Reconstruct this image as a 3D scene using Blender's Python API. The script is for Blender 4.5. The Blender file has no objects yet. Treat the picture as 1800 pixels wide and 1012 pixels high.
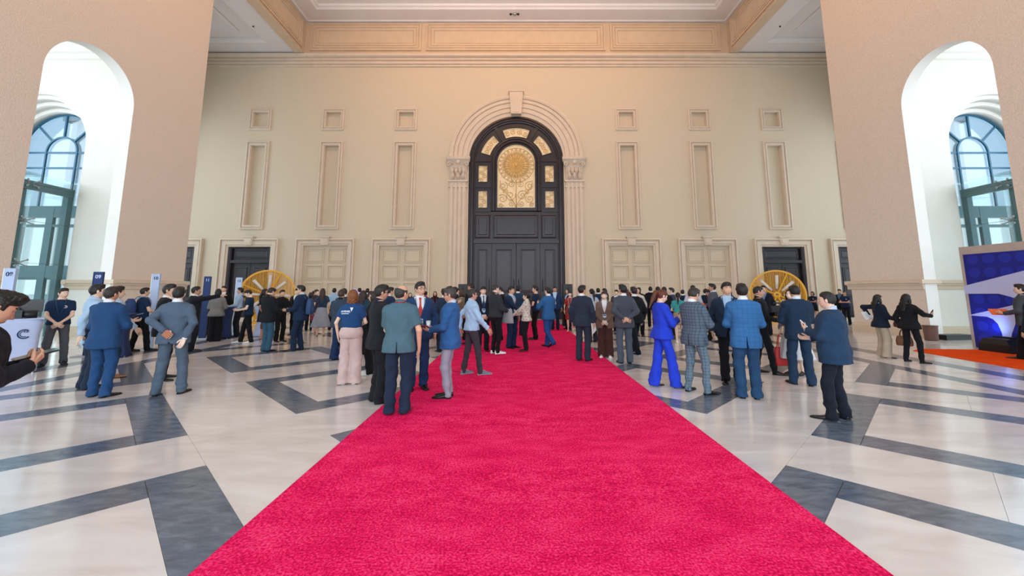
import bpy, math, random
import numpy as np
from mathutils import Vector, Matrix
random.seed(7); RNG = np.random.RandomState(3)
SC = bpy.context.scene; COL = SC.collection
R = math.radians
# ------------------------------------------------------------------ camera, sky, lights, exposure
cam = bpy.data.cameras.new('camera'); co = bpy.data.objects.new('camera', cam); COL.objects.link(co)
co.location = (0, 0, 1.66); co.rotation_euler = (math.pi/2 + math.atan(98/725.), 0, 0)
cam.sensor_width = 36; cam.lens = 36*725/1800.; cam.shift_x = -5/1800.; cam.shift_y = -95/1800.; cam.clip_end = 500
SC.camera = co
SC.view_settings.view_transform = 'Standard'; SC.view_settings.look = 'None'
SC.view_settings.gamma = 1; SC.view_settings.use_curve_mapping = False; SC.view_settings.exposure = 0.10
SC.cycles.use_denoising = True; SC.cycles.max_bounces = 8; SC.cycles.diffuse_bounces = 5; SC.cycles.glossy_bounces = 3
SC.cycles.transparent_max_bounces = 12; SC.cycles.sample_clamp_indirect = 6; SC.cycles.caustics_reflective = False; SC.cycles.caustics_refractive = False
W = bpy.data.worlds.new('sky'); SC.world = W; W.use_nodes = True
wn = W.node_tree.nodes; wl = W.node_tree.links
bg = wn['Background']; bg.inputs['Strength'].default_value = 1.0
tc = wn.new('ShaderNodeTexCoord'); sp = wn.new('ShaderNodeSeparateXYZ'); cr = wn.new('ShaderNodeValToRGB')
wl.new(tc.outputs['Generated'], sp.inputs[0]); wl.new(sp.outputs['Z'], cr.inputs[0]); wl.new(cr.outputs[0], bg.inputs['Color'])
cr.color_ramp.elements[0].color = (.74, .88, 1, 1); cr.color_ramp.elements[1].color = (.46, .72, 1, 1)
def area(name, loc, target, sx, sy, power, col, spread=180):
    l = bpy.data.lights.new(name, 'AREA'); l.shape = 'RECTANGLE'; l.size = sx; l.size_y = sy; l.energy = power; l.color = col; l.spread = R(spread)
    o = bpy.data.objects.new(name, l); COL.objects.link(o); o.location = loc
    o.rotation_euler = (Vector(target)-Vector(loc)).to_track_quat('-Z', 'Y').to_euler(); return o
def spot(name, loc, target, power, col, angle, blend=1, rad=.15):
    l = bpy.data.lights.new(name, 'SPOT'); l.energy = power; l.color = col; l.spot_size = R(angle); l.spot_blend = blend; l.shadow_soft_size = rad
    o = bpy.data.objects.new(name, l); COL.objects.link(o); o.location = loc
    o.rotation_euler = (Vector(target)-Vector(loc)).to_track_quat('-Z', 'Y').to_euler(); return o
WARM = (1, .53, .26)
# daylight through the open entrance front behind the camera and through the aisle fronts
area('entrance_daylight', (0.1, -7.4, 5.0), (0.1, 9, 3.5), 24, 9, 2750, (.80, .91, 1))
for s in (-1, 1):                                          # daylight entering by the tall aisle windows
    area('aisle_daylight', (.1+s*23.3, 6.5, 6.5), (.1+s*17, 14, 5), 12, 11, 1500, (.82, .92, 1))
    area('bay_daylight', (.1+s*20.8, 19.9, 6.5), (.1+s*10, 19.9, 4), 5.5, 11, 330, (.82, .92, 1))
# warm lamps in the coffered ceiling washing the tops of the walls
for x, pw in ((-8.5, 560), (-2.8, 920), (2.9, 920), (8.6, 560)):
    spot('ceiling_wash_lamp', (x, 15.5, 17.6), (x*1.05, 23.7, 13.2), pw, WARM, 105)
for s in (-1, 1):
    for y in (3.5, 9.5, 15.0):
        spot('side_wash_lamp', (.1+s*8.5, y, 17.6), (.1+s*14.1, y, 14.0), 500, WARM, 110)
area('coffer_lamp', (.1, 9, 17.3), (.1, 9, 0), 10, 10, 170, (1, .88, .76))
area('ceiling_fill', (.1, 17, 16.6), (.1, 17.5, 19), 16, 7, 250, (1, .90, .82))  # added fill without a fixture, brightens the upper ceiling
# ------------------------------------------------------------------ mesh helpers
def lin(c):
    if isinstance(c, str): c = tuple(int(c[i:i+2], 16) for i in (0, 2, 4))
    return tuple((v/255/12.92 if v/255 <= .04045 else ((v/255+.055)/1.055)**2.4) for v in c)
class G:
    def __init__(s): s.v = []; s.f = []; s.m = []
    def add(s, V, F, mi=0):
        n = len(s.v); s.v += [tuple(v) for v in V]; s.f += [tuple(i+n for i in q) for q in F]; s.m += [mi]*len(F); return s
    def box(s, x0, x1, y0, y1, z0, z1, mi=0):
        return s.add([(x, y, z) for z in (z0, z1) for y in (y0, y1) for x in (x0, x1)],
                     [(0, 2, 3, 1), (4, 5, 7, 6), (0, 1, 5, 4), (2, 6, 7, 3), (0, 4, 6, 2), (1, 3, 7, 5)], mi)
    def loft(s, rings, mi=0, caps=True, closed=True):
        n = len(rings[0]); V = [p for r in rings for p in r]; F = []
        for i in range(len(rings)-1):
            for j in range(n if closed else n-1):
                k = (j+1) % n; F.append((i*n+j, i*n+k, (i+1)*n+k, (i+1)*n+j))
        if caps and closed: F.append(tuple(range(n))[::-1]); F.append(tuple((len(rings)-1)*n+j for j in range(n)))
        return s.add(V, F, mi)
    def tube(s, pts, r, n=8, mi=0):
        pts = [Vector(p) for p in pts]; rs = r if isinstance(r, (list, tuple)) else [r]*len(pts); rings = []; u = None
        for i, p in enumerate(pts):
            t = (pts[min(i+1, len(pts)-1)]-pts[max(i-1, 0)]).normalized()
            if u is None: u = t.orthogonal().normalized()
            u = (u-t*u.dot(t)).normalized(); w = t.cross(u)
            rings.append([p+(u*math.cos(a)+w*math.sin(a))*rs[i] for a in [2*math.pi*k/n for k in range(n)]])
        return s.loft(rings, mi)
    def lathe(s, prof, n=24, c=(0, 0, 0), mi=0, caps=True):
        return s.loft([[(c[0]+r*math.cos(2*math.pi*k/n), c[1]+r*math.sin(2*math.pi*k/n), c[2]+z) for k in range(n)] for r, z in prof], mi, caps)
    def ell(s, c, r, nu=12, nv=8, mi=0):
        return s.lathe([(max(1e-4, math.sin(math.pi*i/nv)), -math.cos(math.pi*i/nv)) for i in range(nv+1)], nu, mi=mi) and s._last(nu*(nv+1), c, r)
    def _last(s, n, c, r):
        for i in range(len(s.v)-n, len(s.v)): v = s.v[i]; s.v[i] = (c[0]+v[0]*r[0], c[1]+v[1]*r[1], c[2]+v[2]*r[2])
        return s
    def prism(s, poly, a, b, mp=lambda u, v, w: (u, v, w), mi=0):
        return s.loft([[mp(u, v, a) for u, v in poly], [mp(u, v, b) for u, v in poly]], mi)
    def build(s, name, mats, parent=None, smooth=False):
        me = bpy.data.meshes.new(name); me.from_pydata(s.v, [], s.f)
        if not isinstance(mats, (list, tuple)): mats = [mats]
        for m in mats: me.materials.append(m)
        if len(mats) > 1: me.polygons.foreach_set('material_index', s.m)
        if smooth: me.polygons.foreach_set('use_smooth', [True]*len(me.polygons))
        me.update(); return put(name, me, parent)
def put(name, me, parent=None, loc=None, rotz=0):
    o = bpy.data.objects.new(name, me); COL.objects.link(o)
    if parent: o.parent = parent
    if loc: o.location = loc
    if rotz: o.rotation_euler = (0, 0, rotz)
    return o
def tag(o, label=None, cat=None, group=None, kind=None):
    for k, v in (('label', label), ('category', cat), ('group', group), ('kind', kind)):
        if v: o[k] = v
    return o
def empty(name, loc=(0, 0, 0), rotz=0, parent=None):
    o = put(name, None, parent, loc, rotz); o.empty_display_size = .1; return o
def struct(o): o['kind'] = 'structure'; return o
def plate(name, loops, thick, mat, mp, parent=None):
    """flat slab with holes: loops of 2D points, first dimension u, second v, thickness w from 0 to thick"""
    cu = bpy.data.curves.new(name, 'CURVE'); cu.dimensions = '2D'; cu.fill_mode = 'BOTH'; cu.extrude = thick/2
    for lp in loops:
        sp_ = cu.splines.new('POLY'); sp_.points.add(len(lp)-1); sp_.use_cyclic_u = True
        sp_.points.foreach_set('co', [c for u, v in lp for c in (u, v, 0, 1)])
    t = bpy.data.objects.new('t', cu); COL.objects.link(t); bpy.context.view_layer.update()
    me = bpy.data.meshes.new_from_object(t.evaluated_get(bpy.context.evaluated_depsgraph_get()))
    bpy.data.objects.remove(t); bpy.data.curves.remove(cu)
    for v in me.vertices: v.co = mp(v.co.x, v.co.y, v.co.z+thick/2)
    me.materials.clear(); me.materials.append(mat); me.update(); me.name = name
    import bmesh
    bm = bmesh.new(); bm.from_mesh(me); bmesh.ops.remove_doubles(bm, verts=bm.verts, dist=1e-5); bmesh.ops.recalc_face_normals(bm, faces=bm.faces); bm.to_mesh(me); bm.free()
    return put(name, me, parent)
def rect(x0, x1, z0, z1): return [(x0, z0), (x1, z0), (x1, z1), (x0, z1)]
def arch(cx, h, z0, zs, n=24, rv=None):
    rv = rv or h
    return [(cx-h, z0)]+[(cx-h*math.cos(math.pi*k/n), zs+rv*math.sin(math.pi*k/n)) for k in range(n+1)]+[(cx+h, z0)]
def ring(g, path, prof, mp, closed=True, mi=0):
    """moulding: path(offset) gives 2D points, prof lists (offset, proud)"""
    return g.loft([[mp(u, d, v) for u, v in path(o)] for o, d in prof], mi, False, closed)
def rpath(x0, x1, z0, z1): return lambda o: [(x0+o, z0+o), (x1-o, z0+o), (x1-o, z1-o), (x0+o, z1-o)]
def upath(x0, x1, z0, z1): return lambda o: [(x0+o, z0), (x0+o, z1-o), (x1-o, z1-o), (x1-o, z0)]
# ------------------------------------------------------------------ materials
MC = {}
def mat(name, col, rough=.6, metal=0, var=.06, vs=6., bump=0., bs=60., spec=.5, emit=None, es=1., alpha=None, coat=0, sheen=0):
    if name in MC: return MC[name]
    m = bpy.data.materials.new(name); m.use_nodes = True; N = m.node_tree.nodes; L = m.node_tree.links; b = N['Principled BSDF']
    c = lin(col); b.inputs['Roughness'].default_value = rough; b.inputs['Metallic'].default_value = metal; b.inputs['Specular IOR Level'].default_value = spec
    if coat: b.inputs['Coat Weight'].default_value = coat; b.inputs['Coat Roughness'].default_value = .08
    if sheen: b.inputs['Sheen Weight'].default_value = sheen
    tc = N.new('ShaderNodeTexCoord')
    if var:
        n = N.new('ShaderNodeTexNoise'); n.inputs['Scale'].default_value = vs; n.inputs['Detail'].default_value = 5; L.new(tc.outputs['Object'], n.inputs['Vector'])
        r = N.new('ShaderNodeValToRGB'); r.color_ramp.elements[0].position = .3; r.color_ramp.elements[1].position = .7
        r.color_ramp.elements[0].color = (*[v*(1-var) for v in c], 1); r.color_ramp.elements[1].color = (*[min(1, v*(1+var)) for v in c], 1)
        L.new(n.outputs['Fac'], r.inputs[0]); L.new(r.outputs[0], b.inputs['Base Color'])
    else: b.inputs['Base Color'].default_value = (*c, 1)
    if bump:
        n2 = N.new('ShaderNodeTexNoise'); n2.inputs['Scale'].default_value = bs; n2.inputs['Detail'].default_value = 4; L.new(tc.outputs['Object'], n2.inputs['Vector'])
        bp = N.new('ShaderNodeBump'); bp.inputs['Strength'].default_value = bump; bp.inputs['Distance'].default_value = .02; L.new(n2.outputs['Fac'], bp.inputs['Height']); L.new(bp.outputs[0], b.inputs['Normal'])
    if emit: b.inputs['Emission Color'].default_value = (*lin(emit), 1); b.inputs['Emission Strength'].default_value = es
    MC[name] = m; return m
def glassmat(name, tint, refl=.08, rough=.02, opaque=0.):
    if name in MC: return MC[name]
    m = bpy.data.materials.new(name); m.use_nodes = True; N = m.node_tree.nodes; L = m.node_tree.links; N.remove(N['Principled BSDF'])
    t = N.new('ShaderNodeBsdfTransparent'); t.inputs[0].default_value = (*lin(tint), 1); g = N.new('ShaderNodeBsdfGlossy'); g.inputs['Roughness'].default_value = rough
    lw = N.new('ShaderNodeLayerWeight'); pw = N.new('ShaderNodeMath'); pw.operation = 'POWER'; pw.inputs[1].default_value = 4; L.new(lw.outputs['Facing'], pw.inputs[0]); ma = N.new('ShaderNodeMath'); ma.operation = 'MULTIPLY_ADD'; ma.inputs[1].default_value = .6; ma.inputs[2].default_value = refl; L.new(pw.outputs[0], ma.inputs[0]); mx = N.new('ShaderNodeMixShader'); L.new(ma.outputs[0], mx.inputs[0]); L.new(t.outputs[0], mx.inputs[1]); L.new(g.outputs[0], mx.inputs[2])
    L.new(mx.outputs[0], N['Material Output'].inputs[0]); MC[name] = m; return m
def stonemat(name, c1, c2, rough, vs, stretch=(1, 1, 1), veins=None, spec=.5, bump=.0):
    m = bpy.data.materials.new(name); m.use_nodes = True; N = m.node_tree.nodes; L = m.node_tree.links; b = N['Principled BSDF']
    b.inputs['Roughness'].default_value = rough; b.inputs['Specular IOR Level'].default_value = spec
    ge = N.new('ShaderNodeNewGeometry'); mp_ = N.new('ShaderNodeMapping'); mp_.inputs['Scale'].default_value = stretch; mp_.inputs['Rotation'].default_value = (0, 0, R(28)); L.new(ge.outputs['Position'], mp_.inputs[0])
    n = N.new('ShaderNodeTexNoise'); n.inputs['Scale'].default_value = vs; n.inputs['Detail'].default_value = 8; n.inputs['Distortion'].default_value = .6; L.new(mp_.outputs[0], n.inputs['Vector'])
    r = N.new('ShaderNodeValToRGB'); r.color_ramp.elements[0].position = .3; r.color_ramp.elements[1].position = .72
    r.color_ramp.elements[0].color = (*lin(c1), 1); r.color_ramp.elements[1].color = (*lin(c2), 1); L.new(n.outputs['Fac'], r.inputs[0]); out = r.outputs[0]
    if veins:
        n3 = N.new('ShaderNodeTexNoise'); n3.inputs['Scale'].default_value = vs*.8; n3.inputs['Detail'].default_value = 10; n3.inputs['Distortion'].default_value = 1.6; L.new(mp_.outputs[0], n3.inputs['Vector'])
        r3 = N.new('ShaderNodeValToRGB'); e = r3.color_ramp.elements; e[0].position = .485; e[0].color = (0, 0, 0, 1); e[1].position = .50; e[1].color = (1, 1, 1, 1); e2 = e.new(.515); e2.color = (0, 0, 0, 1)
        L.new(n3.outputs['Fac'], r3.inputs[0]); mx = N.new('ShaderNodeMix'); mx.data_type = 'RGBA'; ml = N.new('ShaderNodeMath'); ml.operation = 'MULTIPLY'; ml.inputs[1].default_value = .35
        L.new(r3.outputs[0], ml.inputs[0]); L.new(ml.outputs[0], mx.inputs['Factor']); L.new(out, mx.inputs['A']); mx.inputs['B'].default_value = (*lin(veins), 1); out = mx.outputs['Result']
    L.new(out, b.inputs['Base Color'])
    if bump:
        bp = N.new('ShaderNodeBump'); bp.inputs['Strength'].default_value = bump; bp.inputs['Distance'].default_value = .01; L.new(n.outputs['Fac'], bp.inputs['Height']); L.new(bp.outputs[0], b.inputs['Normal'])
    MC[name] = m; return m
M_wall = mat('stucco_cream', 'D4C5AD', .85, var=.035, vs=16, bump=.4, bs=40, spec=.25)
M_side = mat('stucco_tan', 'E5D5C6', .88, var=.07, vs=22, bump=.8, bs=30, spec=.2)
M_trim = mat('stone_trim', 'D8C7B3', .8, var=.04, vs=2, bump=.15, bs=50, spec=.25)
M_frz = mat('frieze_plaster', 'D2BA9E', .8, var=.05, vs=2, bump=.15, bs=50, spec=.25)
M_ceil = mat('ceiling_white', 'E0DAD8', .9, var=.02, vs=1, spec=.2)
M_white = mat('white_plaster', 'ECEAE4', .85, var=.02, vs=1.5, bump=.2, bs=50, spec=.2)
M_wood = mat('dark_wood', '261D22', .38, var=.25, vs=3, bump=.08, bs=40)
M_wood2 = mat('dark_wood_panel', '2B2329', .36, var=.2, vs=3, bump=.05, bs=40)
M_metal = mat('brushed_steel', '9FA4A8', .3, 1, var=.05)
M_black = mat('black_plastic', '111214', .45, var=.1)
M_blueframe = mat('teal_blue_frame', '2F6C8C', .4, var=.05)
M_teal = mat('teal_frame', '2C626E', .45, var=.06)
M_glass = glassmat('window_glass', 'E4F1F8')
M_gglass = glassmat('green_glass', 'F4FAF9', .05)
M_cream = stonemat('cream_marble', 'D2C7C1', 'ECE5E1', .13, 1.1, (1, 3.2, 1), 'E8DFD6')
M_dark = stonemat('grey_slate', '4C5565', '727C8B', .2, 5, (1, 2.5, 1), '83868E', bump=.06)
M_grout = mat('grout', 'A89C90', .8, var=.05)
# ------------------------------------------------------------------ the hall
XC = .1; YB = 23.7
def mb(u, d, v): return (u, YB-d, v)                      # back wall: u along x, d proud towards the hall, v height
# ---- floor
fl_ = G().box(-23, 23, -8, 24, -.3, -.012).build('floor', M_grout); struct(fl_)
def clip(poly, a, b, c):                                   # keep a*x+b*y<=c
    out = []
    for i, p in enumerate(poly):
        q = poly[(i+1) % len(poly)]; dp = a*p[0]+b*p[1]-c; dq = a*q[0]+b*q[1]-c
        if dp <= 0: out.append(p)
        if dp*dq < 0: t = dp/(dp-dq); out.append((p[0]+(q[0]-p[0])*t, p[1]+(q[1]-p[1])*t))
    return out
FX = -.18; HW = 8.25; D = 2.77; S2 = 2**.5
Y0, Y1 = 1.2, 22.2
far = {}
count = {}
def tile(kind, poly, m, gap=.004):
    for a, b, c in ((1, 0, FX+HW), (-1, 0, -(FX-HW)), (0, 1, Y1), (0, -1, -Y0)):
        if poly: poly = clip(poly, a, b, c)
    add_tile(kind, poly, m, gap)
def add_tile(kind, poly, m, gap=.004):
    if len(poly) < 3: return
    cx = sum(p[0] for p in poly)/len(poly); cy = sum(p[1] for p in poly)/len(poly)
    xs = [p[0] for p in poly]
    if min(xs) > -1.8 and max(xs) < 2.1: return            # wholly under the red carpet
    if abs(cx) > max(2.6, cy)*1.42+1.5: return              # well outside what the hall shows
    P = [(x+(cx-x)/max(.05, math.hypot(cx-x, cy-y))*gap, y+(cy-y)/max(.05, math.hypot(cx-x, cy-y))*gap) for x, y in poly]
    if cy > 14.5: g = far.setdefault((kind, m.name), (G(), m))[0]; g.prism(P, -.012, 0); return
    g = G().prism([(x-cx, y-cy) for x, y in P], -.012, 0); o = g.build(kind, m, fl_); o.location = (cx, cy, 0)
def rotp(cx, cy, s0, s1, t0, t1):
    return [(cx+(s+t)/S2, cy+(t-s)/S2) for s, t in ((s0, t0), (s1, t0), (s1, t1), (s0, t1))]
Hh, Bn, PER = 1.38, .44, D*S2
ga = PER-2*Hh
for i in range(-5, 6):
    for j in range(-1, 9):
        if (i+j) % 2 == 0: continue
        cx, cy = FX+i*D, 2.25+(j-0)*D
        if not (-1.5 < cy < 24): continue
        h, b = Hh, Hh-Bn
        for s in (-1, 1):
            for t in (-1, 1): tile('corner_tile', rotp(cx, cy, *sorted((s*b, s*h)), *sorted((t*b, t*h))), M_dark)
            tile('band_tile', rotp(cx, cy, *sorted((s*b, s*h)), -b, b), M_dark); tile('band_tile', rotp(cx, cy, -b, b, *sorted((s*b, s*h))), M_dark)
        tile('marble_slab', rotp(cx, cy, -b, b, -b, b), M_cream, .002)
        for a0, a1 in ((-h, 0), (0, h)):
            tile('marble_slab', rotp(cx, cy, h, h+ga, a0, a1), M_cream, .0015); tile('marble_slab', rotp(cx, cy, a0, a1, h, h+ga), M_cream, .0015)
        tile('marble_slab', rotp(cx, cy, h, h+ga, h, h+ga), M_cream, .0015)
for s in (-1, 1):
    for y in np.arange(0, 22, 2.2):
        for x0, x1, m in ((HW, HW+.4, M_dark), (HW+.4, HW+1.3, M_cream), (HW+1.3, HW+1.78, M_dark), (HW+1.78, HW+4.2, M_cream), (HW+4.2, HW+6.3, M_cream), (HW+6.3, 22, M_cream)):
            a, b_ = sorted((FX+s*x0, FX+s*x1)); add_tile('band_tile' if m == M_dark else 'marble_slab', [(a, y), (b_, y), (b_, y+2.2), (a, y+2.2)], m, .003 if m == M_dark else .0015)
for x in np.arange(-22, 22, 2.2): add_tile('marble_slab', [(x, 22.2), (x+2.2, 22.2), (x+2.2, 23.7), (x, 23.7)], M_cream, .0015)
for (k, mn), (g, m) in far.items(): tag(g.build('distant_'+k, m, fl_), kind='stuff')
# ---- back wall with recesses
CXS = [XC-.02+s*k for s in (-1, 1) for k in (6.62, 11.0, 15.38, 19.76)]
holes = []
for c in CXS: holes += [rect(c-.445, c+.445, 11.345, 12.275), rect(c-.425, c+.425, 5.375, 10.185)]
DOORX = [c for c in CXS if abs(c) > 13]; BLIND = [c for c in CXS if abs(c) < 13]
DC = .08
holes.append(arch(DC, 2.81, -.02, 9.22, 32))
for c in DOORX: holes.append(rect(c-1.235, c+1.235, -.02, 4.215))
for c in BLIND: holes.append(rect(c-1.295, c+1.295, -.02, 4.245))
wb = plate('wall_back', [[(-21, -.1), (21.2, -.1), (21.2, 18.6), (-21, 18.6)]]+holes, .5, M_wall, lambda u, v, w: (u, YB+w, v)); struct(wb)
def mbox(g, x0, x1, z0, z1, d0, d1): return g.box(x0, x1, YB-d1, YB-d0, z0, z1)
fr_sq = G(); ring(fr_sq, rpath(-.66, .66, -.68, .68), [(0, 0), (0, .07), (.08, .10), (.10, .03), (.13, .03), (.15, .07), (.21, .07), (.23, .0), (.23, -.22)], lambda u, d, v: (u, -d, v))
fr_tl = G(); ring(fr_tl, rpath(-.68, .68, -2.66, 2.66), [(0, 0), (0, .08), (.08, .11), (.10, .03), (.13, .03), (.15, .08), (.24, .08), (.27, 0), (.27, -.26)], lambda u, d, v: (u, -d, v))
me1 = fr_sq.build('niche_frame', M_trim, wb); me2 = fr_tl.build('niche_frame', M_trim, wb)
bk1 = G().box(-.45, .45, .2, .3, -.46, .46).build('niche_back', M_wall, wb); bk2 = G().box(-.42, .42, .24, .34, -2.4, 2.4).build('niche_back', M_wall, wb)
for i, c in enumerate(CXS):
    for src, z in ((me1, 11.81), (me2, 7.78), (bk1, 11.81), (bk2, 7.78)):
        o = src if i == 0 else src.copy()
        if i: COL.objects.link(o)
        o.location = (c, YB, z)
def keystone(g, c, z0, z1, w0, w1, d):
    g.prism([(c-w0, z0), (c+w0, z0), (c+w1, z1), (c-w1, z1)], 0, d, lambda u, v, w: mb(u, w, v))
    g.prism([(c-w0*.66, z0+.08), (c+w0*.66, z0+.08), (c+w1*.7, z1-.12), (c-w1*.7, z1-.12)], d, d+.025, lambda u, v, w: mb(u, w, v))
    g.prism([(c-w1*1.1, z1-.07), (c+w1*1.1, z1-.07), (c+w1*1.1, z1), (c-w1*1.1, z1)], 0, d+.05, lambda u, v, w: mb(u, w, v))
for c in BLIND+DOORX:
    bl = c in BLIND; h = 1.28 if bl else 1.22; t = 4.23 if bl else 4.2; f = G(); ho = 1.69
    ring(f, upath(c-ho, c+ho, 0, 4.58), [(0, 0), (0, .17), (.08, .19), (.1, .09), (.13, .09), (.15, .15), (.2, .13), (ho-h-.12, .12), (ho-h-.10, .06), (ho-h-.06, .06), (ho-h-.03, .06), (ho-h, .04), (ho-h, -.25)], mb, False)
    f.build('door_surround', M_trim, wb)
    k = G(); keystone(k, c, 4.2, 4.7, .2, .27, .22); k.build('keystone', M_trim, wb)
    if bl:
        G().box(c-1.3, c+1.3, YB+.12, YB+.3, 0, 4.3).build('blind_panel', M_wall, wb)
        for px in (-.62, .62):
            for pz in (3.62, 2.65, 1.65, .65):
                p = G(); ring(p, rpath(c+px-.5, c+px+.5, pz-.42, pz+.42), [(0, -.13), (0, -.07), (.05, -.06), (.07, -.125), (.09, -.125), (.10, -.09), (.14, -.09), (.16, -.135)], mb)
                q = rpath(c+px-.5, c+px+.5, pz-.42, pz+.42)(.16); p.add([mb(u, -.135, v) for u, v in q], [(0, 1, 2, 3)]); p.build('raised_panel', M_wall, wb)
# ---- side doors in the back wall
def panel_leaf(name, x0, x1, z0, z1, y, parent, pads, handle=None):
    g = G().box(x0, x1, y, y+.06, z0, z1); lf = g.build(name, M_wood, parent)
    for a, b, c_, d in pads:
        p = G(); pt = rpath(a, b, c_, d); ring(p, pt, [(0, 0), (0, .025), (.04, .03), (.07, .005), (.1, .005), (.13, .02)], lambda u, e, v: (u, y-e, v)); p.add([(u, y-.02, v) for u, v in pt(.13)], [(0, 1, 2, 3)])
        p.build('leaf_panel', M_wood2, lf)
    if handle:
        hx, hz = handle; G().tube([(hx, y, hz-.35), (hx, y-.07, hz-.3), (hx, y-.07, hz+.3), (hx, y, hz+.35)], .018, 8).build('door_handle', M_black, lf)
    return lf
for n, c in enumerate(DOORX):
    d = empty('door_%d' % (n+2), (0, 0, 0)); struct(d); y = YB+.2
    fr = G(); ring(fr, upath(c-1.22, c+1.22, 0, 4.2), [(0, -.02), (0, .0), (.1, .0), (.13, -.05), (.16, -.05), (.16, -.35)], mb, False); mbox(fr, c-1.1, c+1.1, 3.18, 3.34, -.3, -.02); fr.build('door_frame', M_wood, d)
    panel_leaf('transom_panel', c-1.08, c+1.08, 3.34, 4.06, y, d, [(c-1.0, c+1.0, 3.42, 3.98)])
    for s in (-1, 1):
        a, b = sorted((c+s*.01, c+s*1.07))
        panel_leaf('door_leaf', a, b, 0.01, 3.18, y+.02, d, [(a+.17, b-.17, 1.25, 2.95), (a+.17, b-.17, .2, 1.05)], (c+s*.12, 1.5))
    G().box(c-1.3, c+1.3, YB+.42, YB+.5, 0, 4.3).build('backing', M_wood, d)
    G().box(c-1.5, c+1.5, YB-.4, YB-.16, 0, .12).build('door_step', M_trim, d)
# ---- central portal
d1 = empty('door_1'); struct(d1)
yw = YB+.16
fr = G(); ap = lambda o: [(DC-2.78+o, 0)]+[(DC-(2.78-o)*math.cos(math.pi*k/40), 9.22+(2.78-o)*math.sin(math.pi*k/40)) for k in range(41)]+[(DC+2.78-o, 0)]
ring(fr, ap, [(0, -.02), (.0, .03), (.1, .05), (.16, .0), (.24, .0), (.28, -.06), (.34, -.08), (.34, -.3)], mb, False); fr.build('arched_frame', M_wood, d1)
def sector(r0, r1, a0, a1, n=10):
    return [(DC+r1*math.cos(R(a0+(a1-a0)*k/n)), 9.15+r1*math.sin(R(a0+(a1-a0)*k/n))) for k in range(n+1)]+[(DC+r0*math.cos(R(a1+(a0-a1)*k/n)), 9.15+r0*math.sin(R(a1+(a0-a1)*k/n))) for k in range(n+1)]
gl = [arch(DC, 1.12, 6.44, 9.2, 24), sector(1.64, 2.22, 68, 112), sector(1.64, 2.22, 17, 52), sector(1.64, 2.22, 128, 163)]
for s in (-1, 1):
    for z0, z1 in ((8.0, 9.0), (6.44, 7.45)): a, b = sorted((DC+s*1.72, DC+s*2.24)); gl.append(rect(a, b, z0, z1))
up = plate('tympanum', [arch(DC, 2.46, 6.2, 9.22, 32)]+gl, .12, M_wood, lambda u, v, w: (u, yw+w, v), d1)
M_gilt = mat('glowing_cream_glass', 'E6D2AC', .35, var=.1, vs=5, emit='E8BE80', es=.1)  # faint glow put into the glass itself; no light stands behind it
M_gold = mat('gilded_scrollwork', 'D2A75E', .45, .2, var=.1)
for q in gl:
    plate('ornate_glass', [q], .03, M_gilt, lambda u, v, w: (u, yw+.07+w, v), d1)
    g = G(); cx = sum(p[0] for p in q)/len(q); cz = sum(p[1] for p in q)/len(q)
    n = len(q); g.loft([[(u, yw+.0-.0, v) for u, v in q], [(u, yw-.035, v) for u, v in q], [(u+(cx-u)*.06-(u-cx)*.16, yw-.02, v-(v-cz)*.0) if False else (u-(u-cx)*-.08, yw-.035, v-(v-cz)*-.06) for u, v in q], [(u+(u-cx)*.08, yw, v+(v-cz)*.06) for u, v in q]], 0, False)
    g.build('glazing_bead', M_wood, d1)
def scroll(g, cx, cz, r, turns, sgn, ph, y=None):
    y = y or yw+.05
    g.tube([(cx+sgn*r*(1-t*.85)*math.cos(ph+t*turns*6.28), y, cz+r*(1-t*.85)*math.sin(ph+t*turns*6.28)) for t in [i/22 for i in range(23)]], .016, 5)
g = G()                                                   # rose, scrolls of the big window
for k in range(24):
    a = 2*math.pi*k/24
    for rr, wd in ((1.05, .125), (.8, .10), (.5, .10)):
        pts = [(DC+math.cos(a+sg*wd*math.sin(math.pi*t))*rr*t, yw+.05, 9.05+math.sin(a+sg*wd*math.sin(math.pi*t))*rr*t) for sg in (1,) for t in [i/8 for i in range(9)]]
        pts += [(DC+math.cos(a-wd*math.sin(math.pi*t))*rr*t, yw+.05, 9.05+math.sin(a-wd*math.sin(math.pi*t))*rr*t) for t in [1-i/8 for i in range(1, 9)]]
        g.tube(pts, .019, 5)
g.tube([(DC+1.06*math.cos(t), yw+.05, 9.05+1.06*math.sin(t)) for t in [2*math.pi*i/40 for i in range(41)]], .016, 5)
g.ell((DC, yw+.04, 9.05), (.12, .05, .12), 16, 8)
for s in (-1, 1):
    for cx, cz, r, ph in ((.3, 7.9, .22, 1.6), (.78, 7.75, .3, 1.2), (.35, 7.2, .32, .3), (.8, 7.0, .27, 2.4), (.3, 6.7, .2, 2.2), (.9, 6.62, .14, .2), (.62, 7.45, .16, 4)): scroll(g, DC+s*cx, cz, r, 1.6, s, ph if s > 0 else math.pi-ph)
    g.tube([(DC+s*(.05+.9*math.sin(t*1.7)**2), yw+.05, 6.5+1.6*t) for t in [i/16 for i in range(17)]], .018, 5)
g.tube([(DC, yw+.05, 6.46), (DC, yw+.05, 8.1)], .022, 6)
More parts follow.
